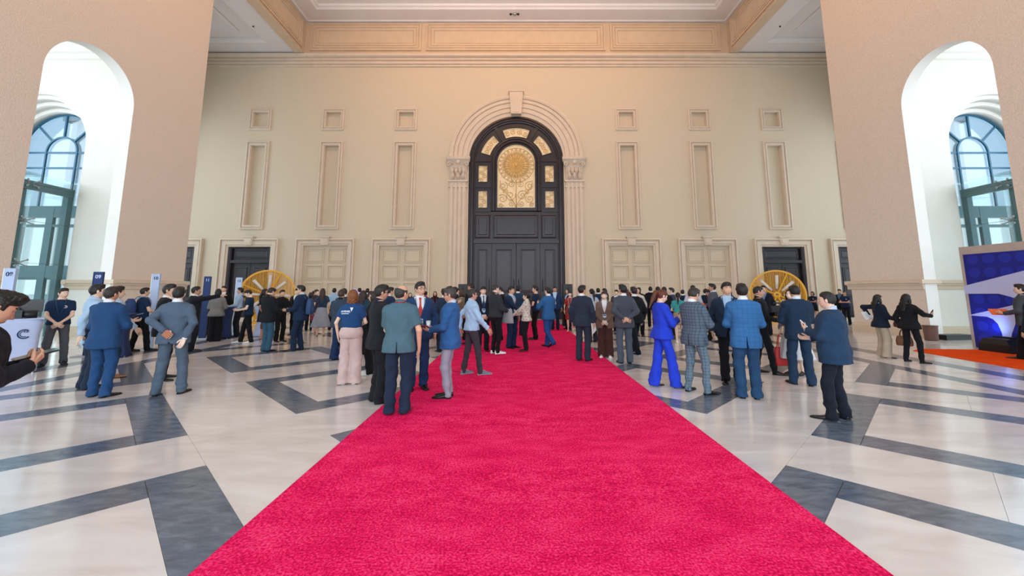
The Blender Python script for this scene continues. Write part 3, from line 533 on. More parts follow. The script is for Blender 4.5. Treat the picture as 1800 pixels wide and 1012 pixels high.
# ---- heads, hands, shoes
def head_mesh(nu, nv, fem, seed):
    r_ = np.random.RandomState(seed); kj = .92+.12*r_.rand()
    V = []; 
    for i in range(nv+1):
        th = math.pi*i/nv
        for j in range(nu):
            ph = 2*math.pi*j/nu; ph = ph-.32*math.sin(2*(ph-math.pi/2))*.5 if False else ph
            x, y, z = math.sin(th)*math.cos(ph), math.sin(th)*math.sin(ph), math.cos(th)
            V.append((x, y, z))
    V = np.array(V); x, y, z = V.T.copy(); d = V.copy()
    X = x*.074; Y = y*.094; Z = z*.113
    low = np.clip((-.018-Z)/.095, 0, 1)
    X *= 1-(.40 if fem else .32)*kj*low**1.5
    back = Y < 0; Y = np.where(back, Y*(1-.62*np.clip((-.03-Z)/.08, 0, 1)), Y)
    X *= 1+.05*np.clip(Z/.06, 0, 1)*(Y < .05)
    front = np.clip(Y/.03, 0, 1); Y = np.where(Y > .078, .078+(Y-.078)*.45, Y)
    Y = Y+np.where((Z < -.03) & (Y > 0), .012*low*front, 0)
    gx = lambda s, c=0: np.exp(-((X-c)/s)**2); gz = lambda c, s: np.exp(-((Z-c)/s)**2)
    fr = front*(y > .25)
    Y = Y+fr*(.024*gx(.012)*np.where(Z > -.026, np.exp(-((Z+.026)/.032)**2), gz(-.026, .010))+.010*gx(.019)*gz(-.030, .010))
    ax = np.abs(X)
    Y = Y-fr*.010*np.exp(-((ax-.031)/.017)**2)*gz(.010, .013)+fr*.005*np.exp(-((ax-.03)/.025)**2)*gz(.030, .009)
    Y = Y+fr*(.007*gx(.021)*gz(-.058, .006)+.007*gx(.018)*gz(-.069, .006)-.004*gx(.02)*gz(-.0635, .003)+.008*gx(.018)*gz(-.098, .014))
    Y = Y+fr*.005*np.exp(-((ax-.042)/.016)**2)*gz(-.022, .02)
    Vv = np.stack([X, Y, Z], 1); F = []; mi = []
    for i in range(nv):
        for j in range(nu):
            k = (j+1) % nu; F.append((i*nu+j, (i+1)*nu+j, (i+1)*nu+k, i*nu+k))
    F = np.array(F); c = Vv[F].mean(1)
    lips = (np.abs(c[:, 0]) < .022) & (np.abs(c[:, 2]+.064) < .009) & (c[:, 1] > .06)
    brow = (np.abs(np.abs(c[:, 0])-.032) < .017) & (np.abs(c[:, 2]-.032) < .0045) & (c[:, 1] > .05)
    mi = np.where(lips, 1, np.where(brow, 2, 0))
    Vs, Fs, Ms = [Vv], [F], [mi]
    def add_ell(cc, r, nu_, nv_, m, rot=0):
        v = []
        for i in range(nv_+1):
            for j in range(nu_):
                th = math.pi*i/nv_; ph = 2*math.pi*j/nu_; a, b, e = math.sin(th)*math.cos(ph)*r[0], math.sin(th)*math.sin(ph)*r[1], math.cos(th)*r[2]
                v.append((cc[0]+a*math.cos(rot)-b*math.sin(rot), cc[1]+a*math.sin(rot)+b*math.cos(rot), cc[2]+e))
        n = sum(len(q) for q in Vs); f = [(n+i*nu_+j, n+(i+1)*nu_+j, n+(i+1)*nu_+(j+1) % nu_, n+i*nu_+(j+1) % nu_) for i in range(nv_) for j in range(nu_)]
        Vs.append(np.array(v)); Fs.append(np.array(f)); Ms.append(np.full(len(f), m))
    for s in (-1, 1):
        add_ell((s*.031, .0690, .010), (.0120, .0065, .0044), 8, 6, 3); add_ell((s*.031, .0722, .010), (.0050, .0042, .0044), 8, 6, 4); add_ell((s*.031, .0705, .0145), (.0125, .006, .0016), 8, 4, 2)
        add_ell((s*.078, -.008, -.002), (.009, .021, .034), 8, 6, 0, s*.35); add_ell((s*.0835, -.004, -.0), (.006, .011, .020), 6, 4, 0, s*.35)
    return np.concatenate(Vs), np.concatenate(Fs), np.concatenate(Ms)
HEADS = {}
def rot_from(f, n):
    """columns: side, f (finger direction), n (palm side)"""
    f = f/np.linalg.norm(f); n = n-f*(n@f); n = n/max(1e-6, np.linalg.norm(n)); s = np.cross(f, n); return np.stack([s, f, n], 1)
def hand_mesh(curl, thumb_side, ns=6):
    Vs = []; Fs = []
    def tube(pts, rs, flat=None):
        n0 = sum(len(q) for q in Vs); pts = [np.array(p, float) for p in pts]; rings = []
        for i, p in enumerate(pts):
            t = pts[min(i+1, len(pts)-1)]-pts[max(i-1, 0)]; t = t/np.linalg.norm(t); u = np.cross(t, [0, 0, 1.]); u = u/max(1e-6, np.linalg.norm(u)); w = np.cross(u, t)
            fx, fz = (flat[i] if flat else (rs[i], rs[i])); m = 10 if flat else ns
            rings.append([p+u*math.cos(2*math.pi*k/m)*fx+w*math.sin(2*math.pi*k/m)*fz for k in range(m)])
        m = len(rings[0]); Vs.append(np.array([q for r in rings for q in r]))
        for i in range(len(rings)-1):
            for k in range(m): Fs.append((n0+i*m+k, n0+i*m+(k+1) % m, n0+(i+1)*m+(k+1) % m, n0+(i+1)*m+k))
        e = len(pts)-1
        for k in range(1, m//2): a = [n0+e*m+k, n0+e*m+(k+1), n0+e*m+(m-k-1), n0+e*m+(m-k) % m]; Fs.append(tuple(a))
    tube([(0, -.02, 0), (0, .01, 0), (0, .05, .0), (0, .088, .002), (0, .097, .003)], None, [(.026, .022), (.030, .020), (.040, .016), (.041, .013), (.034, .009)])
    for x, L, cc in ((-.030, .064, 1.12), (-.010, .074, 1.05), (.011, .078, 1.0), (.031, .070, .92)):
        x *= -thumb_side; p = np.array([x, .086, .002]); a = curl*.35*cc; pts = [np.array([x*.9, .066, .002]), p.copy()]
        for l, f in ((.45, 1), (.32, 1.15), (.25, .7)):
            p = p+np.array([x*.12*(l), math.cos(a), math.sin(a)])*L*l/np.linalg.norm([x*.12*l, 1]); pts.append(p.copy()); a += curl*.62*f*cc
        tube(pts, [.0095, .0095, .0088, .008, .0058])
    t = -thumb_side
    s = -t
    tube([(s*.018, .018, .004), (s*.040, .040, .010), (s*.050, .066, .020+.01*curl), (s*.046, .090, .028+.018*curl)], [.014, .0125, .0105, .0065])
    return np.concatenate(Vs), np.array(Fs)
HANDS = {}
SHOE = {}
def shoe(kind, colr, col2=None):
    key = (kind, colr)
    if key in SHOE: return SHOE[key]
    g = G(); heel = .055 if kind == 'heel' else 0
    secs = {'dress': [(-.075, .026, .052), (-.066, .035, .072), (-.03, .037, .080), (.02, .037, .078), (.055, .042, .060), (.10, .046, .047), (.15, .043, .038), (.19, .031, .032), (.212, .012, .024)],
            'sneaker': [(-.08, .028, .06), (-.07, .038, .085), (-.03, .041, .092), (.02, .041, .088), (.055, .045, .070), (.10, .049, .058), (.15, .047, .050), (.185, .036, .043), (.202, .016, .034)],
            'heel': [(-.066, .020, .045), (-.058, .028, .050), (-.03, .030, .030), (.02, .031, .022), (.06, .036, .026), (.10, .038, .032), (.14, .034, .030), (.175, .020, .026), (.20, .006, .018)]}[kind]
    rings = []
    for y, w, hh in secs:
        zb = .012+heel*max(0, min(1, (.09-y)/.15)) if kind == 'heel' else .014
        rings.append([(w*math.cos(a)*(1 if math.sin(a) < .3 else .92), y, zb+max(0, math.sin(a))*(hh-.014)+min(0, math.sin(a))*.004) for a in [2*math.pi*k/12 for k in range(12)]])
    g.loft(rings, 0)
    sole = [[(w*1.05*math.cos(a), y*1.02, (0 if kind != 'heel' else heel*max(0, min(1, (.09-y)/.15)))+(.022 if kind == 'sneaker' else .014)*(.5+.5*math.sin(a))) for a in [2*math.pi*k/8 for k in range(8)]] for y, w, hh in secs]
    g.loft(sole, 1)
    if kind == 'heel': g.tube([(0, -.055, heel+.01), (0, -.06, 0)], [.014, .006], 8, 1)
    if kind == 'dress': g.box(-.033, .033, -.074, -.01, 0, .02, 1)
    if kind == 'sneaker':
        for q in range(4): g.tube([(-.022, .03+q*.018, .083-q*.006), (0, .034+q*.018, .09-q*.007), (.022, .03+q*.018, .083-q*.006)], .004, 5, 1)
    m1 = mat('shoe_'+kind+colr, colr, .28 if kind != 'sneaker' else .7, var=.08); m2 = mat('sole_'+(col2 or '0c0c0e'), col2 or '0c0c0e', .5, var=.05)
    o = g.build('shoe', [m1, m2], None, True); me = o.data; bpy.data.objects.remove(o); SHOE[key] = me; return me
# ---- cloth and skin materials
def fab(colr, pat=None, c2=None, rough=.85):
    nm = 'cloth_%s_%s' % (colr, pat)
    if nm in MC: return MC[nm]
    def blue(q):
        t = min(1, max(0, (q[2]/max(q[1], 1e-3)-1.7)/1.4)) if max(q) < .6 else 0
        return [q[0]*(1-.08*t), q[1]*(1+.12*t), q[2]*(1-.17*t)]
    tone0 = lambda q: [max(0, min(1, (.86*v+.14*(q[0]*.3+q[1]*.6+q[2]*.1))*(.80 if max(q) < .6 else .95))) for v in q]
    tone = lambda q: tone0(blue(q))
    if pat is None:
        q = tone(lin(colr)); return mat(nm, tuple(255*(v*12.92 if v < .0031308 else 1.055*v**(1/2.4)-.055) for v in q), rough, var=.10, vs=7, bump=.25, bs=160, spec=.2, sheen=.03)
    m = bpy.data.materials.new(nm); m.use_nodes = True; N = m.node_tree.nodes; L = m.node_tree.links; b = N['Principled BSDF']; b.inputs['Roughness'].default_value = rough; b.inputs['Specular IOR Level'].default_value = .25
    tc = N.new('ShaderNodeTexCoord'); c1 = tone(lin(colr)); c2 = tone(lin(c2))
    mx = N.new('ShaderNodeMix'); mx.data_type = 'RGBA'; mx.inputs['A'].default_value = (*c1, 1); mx.inputs['B'].default_value = (*c2, 1)
    if pat in ('plaid', 'gingham', 'stripe', 'windowpane'):
        fs = []
        for ax in ('X', 'Z', 'Y'):
            if pat == 'stripe' and ax == 'Z': continue
            w = N.new('ShaderNodeTexWave'); w.wave_type = 'BANDS'; w.bands_direction = ax; w.inputs['Scale'].default_value = {'plaid': 6.5, 'gingham': 7.5, 'stripe': 9, 'windowpane': 4.5}[pat]; L.new(tc.outputs['Object'], w.inputs[0])
            r = N.new('ShaderNodeValToRGB'); p = {'plaid': .80, 'gingham': .42, 'stripe': .6, 'windowpane': .93}[pat]; r.color_ramp.elements[0].position = p; r.color_ramp.elements[1].position = min(.99, p+.12); L.new(w.outputs['Fac'], r.inputs[0]); fs.append(r.outputs[0])
        ge = N.new('ShaderNodeVectorTransform'); a = fs[0]
        for f in fs[1:2]:
            q = N.new('ShaderNodeMath'); q.operation = 'ADD'; L.new(a, q.inputs[0]); L.new(f, q.inputs[1]); a = q.outputs[0]
        q = N.new('ShaderNodeMath'); q.operation = 'MULTIPLY'; q.inputs[1].default_value = {'plaid': .42, 'gingham': .5, 'stripe': .8, 'windowpane': .4}[pat]; L.new(a, q.inputs[0]); L.new(q.outputs[0], mx.inputs['Factor'])
    else:
        v = N.new('ShaderNodeTexVoronoi'); v.inputs['Scale'].default_value = {'floral': 13, 'print': 17, 'dots': 20}[pat]; L.new(tc.outputs['Object'], v.inputs[0]); r = N.new('ShaderNodeValToRGB')
        r.color_ramp.elements[0].position = .28; r.color_ramp.elements[0].color = (1, 1, 1, 1); r.color_ramp.elements[1].position = .36; r.color_ramp.elements[1].color = (0, 0, 0, 1); L.new(v.outputs[0], r.inputs[0]); L.new(r.outputs[0], mx.inputs['Factor'])
    L.new(mx.outputs['Result'], b.inputs['Base Color']); MC[nm] = m; return m
SKINS = ['E4BEA6', 'DAAE92', 'D2A386', 'EBCBB6', 'C4927A']
def skinmats(i, hairc):
    c = SKINS[i % 5]; lip = 'B97568'
    return [mat('skin_'+c, c, .5, var=.05, vs=14, spec=.35), mat('lips_'+lip, lip, .45, var=.05), mat('brow_'+hairc, hairc, .8, var=.1), mat('eye_white', 'CFC8C0', .4, var=0), mat('iris_dark', '1A120E', .15, var=0)]
# ------------------------------------------------------------------ people
ARM = {'down': ((.262, .035, .855), (.5, -.8, 0), None, (-1, .2, 0), .55), 'front': ((.035, .215, .93), (1, -.5, 0), (-.75, .1, -.55), (0, -1, .2), .7), 'back': ((.04, -.19, .97), (1, -.25, 0), (-.9, -.1, -.3), (0, -1, 0), .7),
       'backlow': ((.20, -.17, .885), (1, -.6, 0), (-.3, -.3, -1), (-.3, -1, 0), .5), 'phone': ((.065, .27, 1.15), (.7, -.2, -1), (-.35, .55, .65), (-.3, -.8, .3), 1.0), 'low': ((.12, .29, 1.03), (.6, -.6, -.5), (-.35, .9, .1), (-.5, 0, .8), .85),
       'chat': ((.15, .27, 1.20), (.9, -.3, -1), (-.2, .5, .8), (-.9, -.2, .1), .45), 'cross': ((-.09, .185, 1.13), (1, .35, -.5), (-1, .2, .1), (0, -1, 0), .5), 'reach': ((.04, .43, .99), (.4, -.5, -1), (-.2, 1, -.1), (-1, 0, .1), .6),
       'point': ((.10, .53, 1.45), (.5, -.2, -1), (0, 1, .1), (-.4, 0, -1), .15), 'pocket': ((.205, .09, .90), (1, -1, 0), (-.2, .4, -1), (-1, 0, 0), .5), 'fwdlow': ((.20, .27, .90), (.6, -.8, -.2), (0, .5, -.8), (-1, 0, 0), .5),
       'swing': ((.25, -.17, .88), (.5, -.9, 0), None, (-1, 0, 0), .5), 'side': ((.30, .12, .90), (1, -.8, 0), (.1, .4, -.9), (-1, 0, 0), .9), 'wallet': ((.06, -.2, 1.0), (.75, -.8, -.2), (-.7, -.2, -.5), (0, -1, .2), .8)}
STANCE = {'lean': ((.075, -.16, 4), (-.075, -.18, 4)), 'std': ((.10, .0, 8), (-.10, -.01, 8)), 'wide': ((.16, .03, 14), (-.16, -.03, 14)), 'close': ((.075, 0, 6), (-.075, .0, 6)), 'step': ((.10, .16, 5), (-.10, -.14, 12)), 'stepl': ((.10, -.14, 12), (-.10, .16, 5)), 'stride': ((.08, .26, 3), (-.08, -.24, 8)), 'walk': ((.07, .14, 3), (-.07, -.30, 3)), 'easy': ((.11, -.04, 25), (-.12, .06, 10))}
FIT = {'reg': (.095, .072, .070), 'slim': (.088, .064, .052), 'wide': (.100, .095, .105), 'flare': (.088, .076, .104), 'loose': (.096, .076, .076)}
def ik(a, b, l1, l2, hint):
    a, b, hint = np.array(a, float), np.array(b, float), np.array(hint, float); d = b-a; L = np.linalg.norm(d)
    if L > (l1+l2)*.998: b = a+d/L*(l1+l2)*.998; d = b-a; L = np.linalg.norm(d)
    u = d/L; hint = hint-u*(hint@u); hint = hint/max(1e-6, np.linalg.norm(hint)); x = (l1*l1-l2*l2+L*L)/(2*L); return a+u*x+hint*math.sqrt(max(0, l1*l1-x*x)), b
PEOPLE = {}
def hairfn(style, ph):
    def fn(P):
        x, y, z = P[:, 0], P[:, 1], P[:, 2]; ax = np.abs(x); fem = style in ('long', 'bob', 'ponytail', 'bun', 'mid')
        d = ellip(P, (0, -.008, .024), (.0855, .1035, .103) if not style == 'buzz' else (.0795, .099, .096))
        if style in ('short', 'quiff', 'part'): d = smin(d, ellip(P, (.012 if style == 'part' else 0, .035, .100), (.062, .055, .03)), .02)
        if style == 'quiff': d = smin(d, ellip(P, (0, .055, .105), (.055, .04, .03)), .02)
        rec = {'bald': .045, 'recede': .042}.get(style, 0)
        yl = .030+np.clip((z-(.030 if fem else .036))/.030, 0, 1)*(.080-rec*1.2)-(.02*np.clip((ax-.035)/.03, 0, 1) if style == 'recede' else 0)
        d = np.maximum(d, y-yl)
        zl = (-.075 if fem else -.060)+np.clip((y+.05)/.06, 0, 1)*.055
        d = np.maximum(d, zl-z)
        if style == 'bald': d = np.maximum(d, z-.048-.40*np.maximum(0, -y-.01))
        if style == 'long': d = smin(d, np.minimum(chain(P*A3(.5, 1, 1), [(0, -.062, -.02), (0, -.112, -.14), (0, -.140, -.31)], [.052, .046, .026], .03), ellip(P, (0, -.045, -.03), (.098, .068, .10))), .03); d = np.minimum(d, np.minimum(ellip(P, (.079, .004, -.07), (.022, .036, .13)), ellip(P, (-.079, .004, -.07), (.022, .036, .13))))
        if style == 'mid': d = smin(d, ellip(P, (0, -.045, -.06), (.10, .068, .14)), .03); d = np.minimum(d, np.minimum(ellip(P, (.078, .006, -.04), (.022, .038, .10)), ellip(P, (-.078, .006, -.04), (.022, .038, .10))))
        if style == 'bob': d = smin(d, ellip(P, (0, -.03, -.035), (.102, .082, .105)), .03); d = np.maximum(d, -ellip(P, (0, .075, -.03), (.066, .085, .10)))
        if style in ('long', 'mid'): d = np.maximum(d, -ellip(P, (0, .075, -.02), (.066, .08, .105)))
        if style == 'ponytail': d = smin(d, chain(P, [(0, -.095, .05), (0, -.145, .02), (0, -.155, -.10), (0, -.168, -.29)], [.026, .036, .038, .012], .02), .015)
        if style == 'bun': d = smin(d, ellip(P, (0, -.112, .03), (.042, .038, .042)), .015)
        fl = .005*np.sin(70*x+50*y+9*np.sin(30*z+ph))*np.clip((.05-z)/.08, 0, 1) if style in ('mid', 'long', 'bob') else 0
        return d+fl+.0028*np.sin(170*x+40*np.sin(25*z+ph)+ph)*np.sin(60*z+70*y+ph)+.0015*np.sin(260*y+200*x+ph)
    return fn
def person(pid, x, y, H, face, top, tc, bot, bc, hair='short', hc='15110f', R_='down', L_='down', st='std', hy=0, hp=0, fem=False, shoe_=('dress', '101012', None), fit='reg', collar='E4E8EC', bulk=1., skin=None, label='', group='guests mingling in the hall', lean=0., hem=None, glasses=False, tie=None, lanyard=None, badge=None, pat=None, pat2=None, logo=False, bpat=None, bpat2=None, arms={}, zoff=None, belt=None):
    PS = (None,)
    s = H/1.70; dist = math.hypot(x, y); h = min(.030, max(.0115, dist*.00174)); seed = abs(hash_(pid)); ph = seed % 17
    if zoff is None: zoff = .02 if -1.95 < x < 2.25 else 0
    root = empty('person', (x, y, zoff), -R(face)); tag(root, label, 'person', group)
    sk = skinmats(skin if skin is not None else seed, hc if hc not in ('0f0d0d',) else hc)
    T = TF if fem else TM
    if bulk != 1.: T = [T[0], T[1]*(1+(bulk-1)*np.interp(T[0], [.8, 1.1, 1.38, 1.44], [1, 1.2, .6, 0])), T[2]*(1+(bulk-1)*np.interp(T[0], [.8, 1.1, 1.38, 1.44], [1, 2.2, .6, 0])), T[3]]
    U = (lambda P: P-np.stack([0*P[:, 0], lean*np.maximum(P[:, 2]-.95, 0), 0*P[:, 0]], 1).astype(np.float32)) if lean else (lambda P: P)
    shw = .152 if fem else .168
    J = {}
    for sd, nm in ((1, R_), (-1, L_)):
        t, hint, fd, pn, curl = arms.get('R' if sd > 0 else 'L', ARM[nm]) if True else None
        S = np.array((sd*shw, -.012, 1.352)); Wt = np.array((sd*t[0], t[1], t[2]))
        if nm == 'down' and fem: Wt[0] *= .92
        Wt[1] -= lean*max(Wt[2]-.95, 0)
        E, Wr = ik(S, Wt, .285, .262, (sd*hint[0], hint[1], hint[2])); f = (Wr-E)/np.linalg.norm(Wr-E)
        if fd is not None: f2 = np.array((sd*fd[0], fd[1], fd[2])); f = f*.35+f2/np.linalg.norm(f2)*.65; f /= np.linalg.norm(f)
        J[sd] = (S, E, Wr, f, np.array((sd*pn[0], pn[1], pn[2]), float), curl)
    fs = STANCE[st]; LG = {}
    for sd, (fx, fy, fyw) in ((1, fs[0]), (-1, fs[1])):
        lift = .10 if st == 'walk' and fy < 0 else 0
        K, An = ik((sd*.086, -.005, .90), (fx, fy-.01, .085+lift), .418, .408, (sd*.1, 1, 0)); LG[sd] = (np.array((sd*.086, -.005, .90)), K, An, fyw, lift)
    bx = max(abs(J[q][i][0]) for q in J for i in range(3))+.12; ymn = min(min(J[q][i][1] for q in J for i in range(3)), -.15)-.10; ymx = max(max(J[q][i][1] for q in J for i in range(3)), .17)+.10
    if bulk > 1.05: bx += .03; ymx += .05; ymn -= .03
    lx = max(.27, max(abs(f[0]) for f in fs)+.17); ly0 = min(-.24, min(f[1] for f in fs)-.2); ly1 = max(.24, max(f[1] for f in fs)+.2)
    def mk(name, fn, lo, hi, hh, mats, par=root):
        V, Q = nets(fn, lo, hi, hh)
        if len(V) and lean: V[:, 1] += lean*np.maximum(V[:, 2]-.95, 0)
        return put(name, qmesh(name, V*s, Q, mats), par)
    amp = .0042+.0022*(dist < 10)
    def sleeves(P, d, ex, cut=None, k=.05):
        for sd in (1, -1):
            S, E, Wr = J[sd][:3]
            if cut: Q_ = S+(E-S)*cut; c = cap(P, S, Q_, .055+ex, .053+ex); dv = (Q_-S)/np.linalg.norm(Q_-S); c = np.maximum(c, ((P-Q_.astype(np.float32))@dv.astype(np.float32)))
            else:
                c = smin(cap(P, S, E, .052+ex, .043+ex), cap(P, E, Wr, .043+ex, .031+ex), .02); dv = ((Wr-E)/np.linalg.norm(Wr-E)).astype(np.float32); c = np.maximum(c, (P-Wr.astype(np.float32))@dv-.002); c = c+wr(P, amp*1.2, 1.2, ph+sd)
            d = smin(d, c, k)
        return d
    ztop = 1.455
    # --- body: one continuous figure
    barms = top in ('tee', 'dress', 'sleeveless', 'shortjk', 'topskirt'); blegs = bot in ('skirt', 'dress')
    def bodyf(P):
        d = loft(P, T, -.006, 2.2, .80, 1.50)+np.clip((1.0-P[:, 2])/.12, 0, 1)*(.035 if not blegs else .004); d = smin(d, cap(P, (0, -.016, 1.43), (0, -.006, 1.535), .053 if not fem else .045, .052 if not fem else .044), .02)
        for sd in (1, -1):
            S, E, Wr = J[sd][:3]; a = smin(cap(P, S, E, .047 if not fem else .040, .038 if not fem else .032), cap(P, E, Wr, .039 if not fem else .033, .026 if not fem else .022), .015); d = smin(d, a, .03)
            A, K, An = LG[sd][:3]; l = smin(cap(P, A, K, .080, .052), cap(P, K, An, .054, .034 if blegs else .022), .02); l = smin(l, cap(P, K+(An-K)*.25+np.array((0, -.015, 0)), K+(An-K)*.5, .05, .03), .03) if blegs else l
            l = smin(l, cap(P, An-np.array((0, 0, .03)), An+np.array((0, .08, -.045)), .03, .024), .02) if blegs else l; d = smin(d, l, .02)
        return d
    hb = h*(1.05 if (barms or blegs) else 1.7)
    V, Q = nets(bodyf, (-max(bx, lx), min(ymn, ly0), -.04), (max(bx, lx), max(ymx, ly1), 1.56), hb)
    if lean: V[:, 1] += lean*np.maximum(V[:, 2]-.95, 0)
    Vs = [V]; Qs = [Q]; Ms = [np.zeros(len(Q), int)]; n0 = len(V)
    hd = dist < 13.2; hk = (36, 34) if hd else (24, 22); key = (hk, fem, seed % 3)
    if key not in HEADS: HEADS[key] = head_mesh(*hk, fem, seed % 3)
    hv, hq, hm = HEADS[key]; cy_, sy_ = math.cos(R(-hy)), math.sin(R(-hy)); cp_, sp2 = math.cos(R(-hp)), math.sin(R(-hp))
    Rh = np.array([[cy_, -sy_, 0], [sy_, cy_, 0], [0, 0, 1]])@np.array([[1, 0, 0], [0, cp_, -sp2], [0, sp2, cp_]]); hs = .97 if fem else 1.0
    piv = np.array((0, -.012+lean*.54, 1.492)); hc0 = piv+Rh@np.array((0, .016, .082)); Hd = lambda v: (np.asarray(v)*hs)@Rh.T+hc0
    Vs.append(Hd(hv)); Qs.append(hq+n0); Ms.append(hm); n0 += len(hv); hands = {}
    for sd in (1, -1):
        S, E, Wr, f, pn, curl = J[sd]; k = (round(curl, 1), sd, dist < 10)
        if k not in HANDS: HANDS[k] = hand_mesh(curl, sd, 7 if dist < 10 else 5)
        v, q = HANDS[k]; M = rot_from(f, pn); W2 = Wr+np.array((0, lean*max(Wr[2]-.95, 0), 0)); Vs.append((v*(.93 if fem else 1.04))@M.T+W2); Qs.append(q+n0); Ms.append(np.zeros(len(q), int)); n0 += len(v)
        hands[sd] = (W2*s, M)
    put('body', qmesh('body', np.concatenate(Vs)*s, np.concatenate(Qs), sk, np.concatenate(Ms)), root)
    # --- hair
    if hair:
        hh = min(.014, max(.0062, dist*.0009)); lo, hi = (-.125, -.22, -.37 if hair in ('long', 'ponytail') else -.22 if hair in ('mid', 'bob') else -.10), (.125, .12, .15)
        V, Q = nets(hairfn(hair, ph), lo, hi, hh); put('hair', qmesh('hair', Hd(V)*s, Q, [mat('hair_'+hc, hc, .42, var=.35, vs=40, bump=.4, bs=120, spec=.45)]), root)
    # --- garments
    tm = fab(tc, pat, pat2); bm_ = fab(bc, bpat, bpat2)
    front_open = top in ('suit', 'blazer')
    def hemf(z, a=.016): return a*np.clip((1.02-z)/.2, 0, 1)
    def jacket(P0):
        P = P0; hz = hem or (.765 if not fem else .80)
        d = loft(P, T, .026, 2.5, None, ztop)-hemf(P[:, 2], .02 if not fem else .03); d = smin(d, loft(P, T, .026, 2.2, None, 1.40)-hemf(P[:, 2]), .01); d = sleeves(P, d, .017); d = d+wr(P, amp, 1, ph)*np.clip((1.42-P[:, 2])/.1, 0, 1)
        d = np.maximum(d, np.where(np.abs(P[:, 0]) < .25, np.where(np.abs(P[:, 1]) < .22, hz-P[:, 2], -1), -1))
        zz = P[:, 2]; axx = np.abs(P[:, 0]); wv = np.where(zz > 1.12, (zz-1.12)*.30, 0); dv = axx-wv
        lap = np.clip(1-np.abs(dv-.022)/.022, 0, 1)*(P[:, 1] > .03)*(zz > 1.12); d = d-.007*np.minimum(1, lap*2)
        d = np.where((P[:, 1] > .02) & (axx < .2), np.maximum(d, np.minimum(wv-axx, (zz-1.10)*.5)), d)
        lw = np.where(zz < .98, (.98-zz)*.28, 0); d = np.where((P[:, 1] > .04) & (axx < .15), np.maximum(d, lw-axx), d)
        if dist < 9: d = np.where((P[:, 1] < -.04) & (zz < .97) & (axx < .05), np.maximum(d, (.97-zz)*.055-axx), d)
        return d
    def collar_ring(m):
        g = G(); q = .88 if fem else 1.; rows = []
        for dr, top_ in ((.016, 0), (.010, .5), (.006, 1), (.0, 1.05), (.0, .5)):
            row = []
            for k in range(28):
                a = 2*math.pi*k/28; r = .060*q+dr; x_, y_ = r*math.cos(a), -.014+r*1.04*math.sin(a); zt = 1.484-.30*(y_+.014); z_ = 1.425+(zt-1.425)*top_; row.append((x_*s, (y_+lean*max(z_-.95, 0))*s, z_*s))
            rows.append(row)
        g.loft(rows, 0, False); g.build('collar', m, root, True)
    def shirtf(P):
        return loft(P, T, .010, 2.2, 1.0, 1.45)
    hh = h
    if top in ('suit', 'blazer'):
        mk('jacket', jacket, (-bx, ymn, .74), (bx, ymx, 1.50), hh, [tm])
        cm = fab(collar or '1A1A20'); 
        if top == 'suit' or collar: mk('shirt', shirtf, (-.22-.1*(bulk > 1.05), -.17, .98), (.22+.1*(bulk > 1.05), .19+.09*(bulk > 1.05), 1.53), min(hh, .015), [cm]); collar_ring(cm)
        if dist < 12:
            for sd in (1, -1):
                S, E, Wr, f = J[sd][:4]; u = (Wr-E)/np.linalg.norm(Wr-E); g = G(); g.tube([tuple((Wr+u*a+np.array((0, lean*max(Wr[2]-.95, 0), 0)))*s) for a in (-.02, .012)], [.037*s, .034*s], 12); g.build('cuff', cm, root, True)
    elif top == 'shortjk':
        def f(P):
            d = loft(P, T, .030, 2.5, None, ztop)-hemf(P[:, 2], .02); d = sleeves(P, d, .018, .80); d = d+wr(P, amp, 1, ph)*np.clip((1.42-P[:, 2])/.1, 0, 1); d = np.maximum(d, (hem or .80)-P[:, 2])
            return np.where((P[:, 1] < -.04) & (P[:, 2] < .95) & (np.abs(P[:, 0]) < .05), np.maximum(d, (.95-P[:, 2])*.06-np.abs(P[:, 0])), d)
        mk('jacket', f, (-bx, ymn, .74), (bx, ymx, 1.50), hh, [tm]); collar_ring(tm)
    elif top in ('shirt', 'blouse', 'zip'):
        z0 = hem or (1.0 if top == 'shirt' else .93)
        def f(P):
            off = .018 if top != 'zip' else .028; d = loft(P, T, off, 2.3, None, ztop)+(0 if top == 'shirt' and not hem else -hemf(P[:, 2], .020)); d = sleeves(P, d, .012 if top != 'zip' else .018); d = d+wr(P, amp*1.3, 1.1, ph)*np.clip((1.42-P[:, 2])/.1, 0, 1)
            return np.where(np.abs(P[:, 0]) < .24, np.maximum(d, np.where(np.abs(P[:, 1]) < .2, z0-P[:, 2], -1)), d)
        mk(top if top != 'zip' else 'jacket', f, (-bx, ymn, .82), (bx, ymx, 1.50), hh, [tm]); collar_ring(tm)
    elif top in ('tee', 'topskirt', 'sleeveless'):
        z0 = hem or .88
        def f(P):
            d = loft(P, T, .016, 2.3, z0, 1.44)-hemf(P[:, 2], .018)*(top == 'tee'); d = sleeves(P, d, .010, .62 if top != 'sleeveless' else .15); return np.maximum(d+wr(P, amp, 1, ph), z0-P[:, 2])
        mk('t_shirt' if top == 'tee' else 'top', f, (-bx, ymn, .80), (bx, ymx, 1.50), hh, [tm])
    elif top == 'dress':
        z0 = hem or .52
        def f(P):
            tt = [T[0], T[1], T[2], T[3]]; d = loft(P, tt, .014, 2.2, 1.0, 1.43); d = sleeves(P, d, .010, .75); z = P[:, 2]; u = np.clip((1.02-z)/.5, 0, 1); rx = np.interp(z, [.3, .9, 1.03], [.235, .195, .155]); ry = np.interp(z, [.3, .9, 1.03], [.195, .145, .118])
            th = np.arctan2(P[:, 1], P[:, 0]); q = np.sqrt((P[:, 0]/rx)**2+(P[:, 1]/ry)**2); sk_ = np.maximum((q-1-.035*u*np.sin(9*th))*ry, z-1.06); return np.maximum(smin(d, sk_, .02), z0-z)
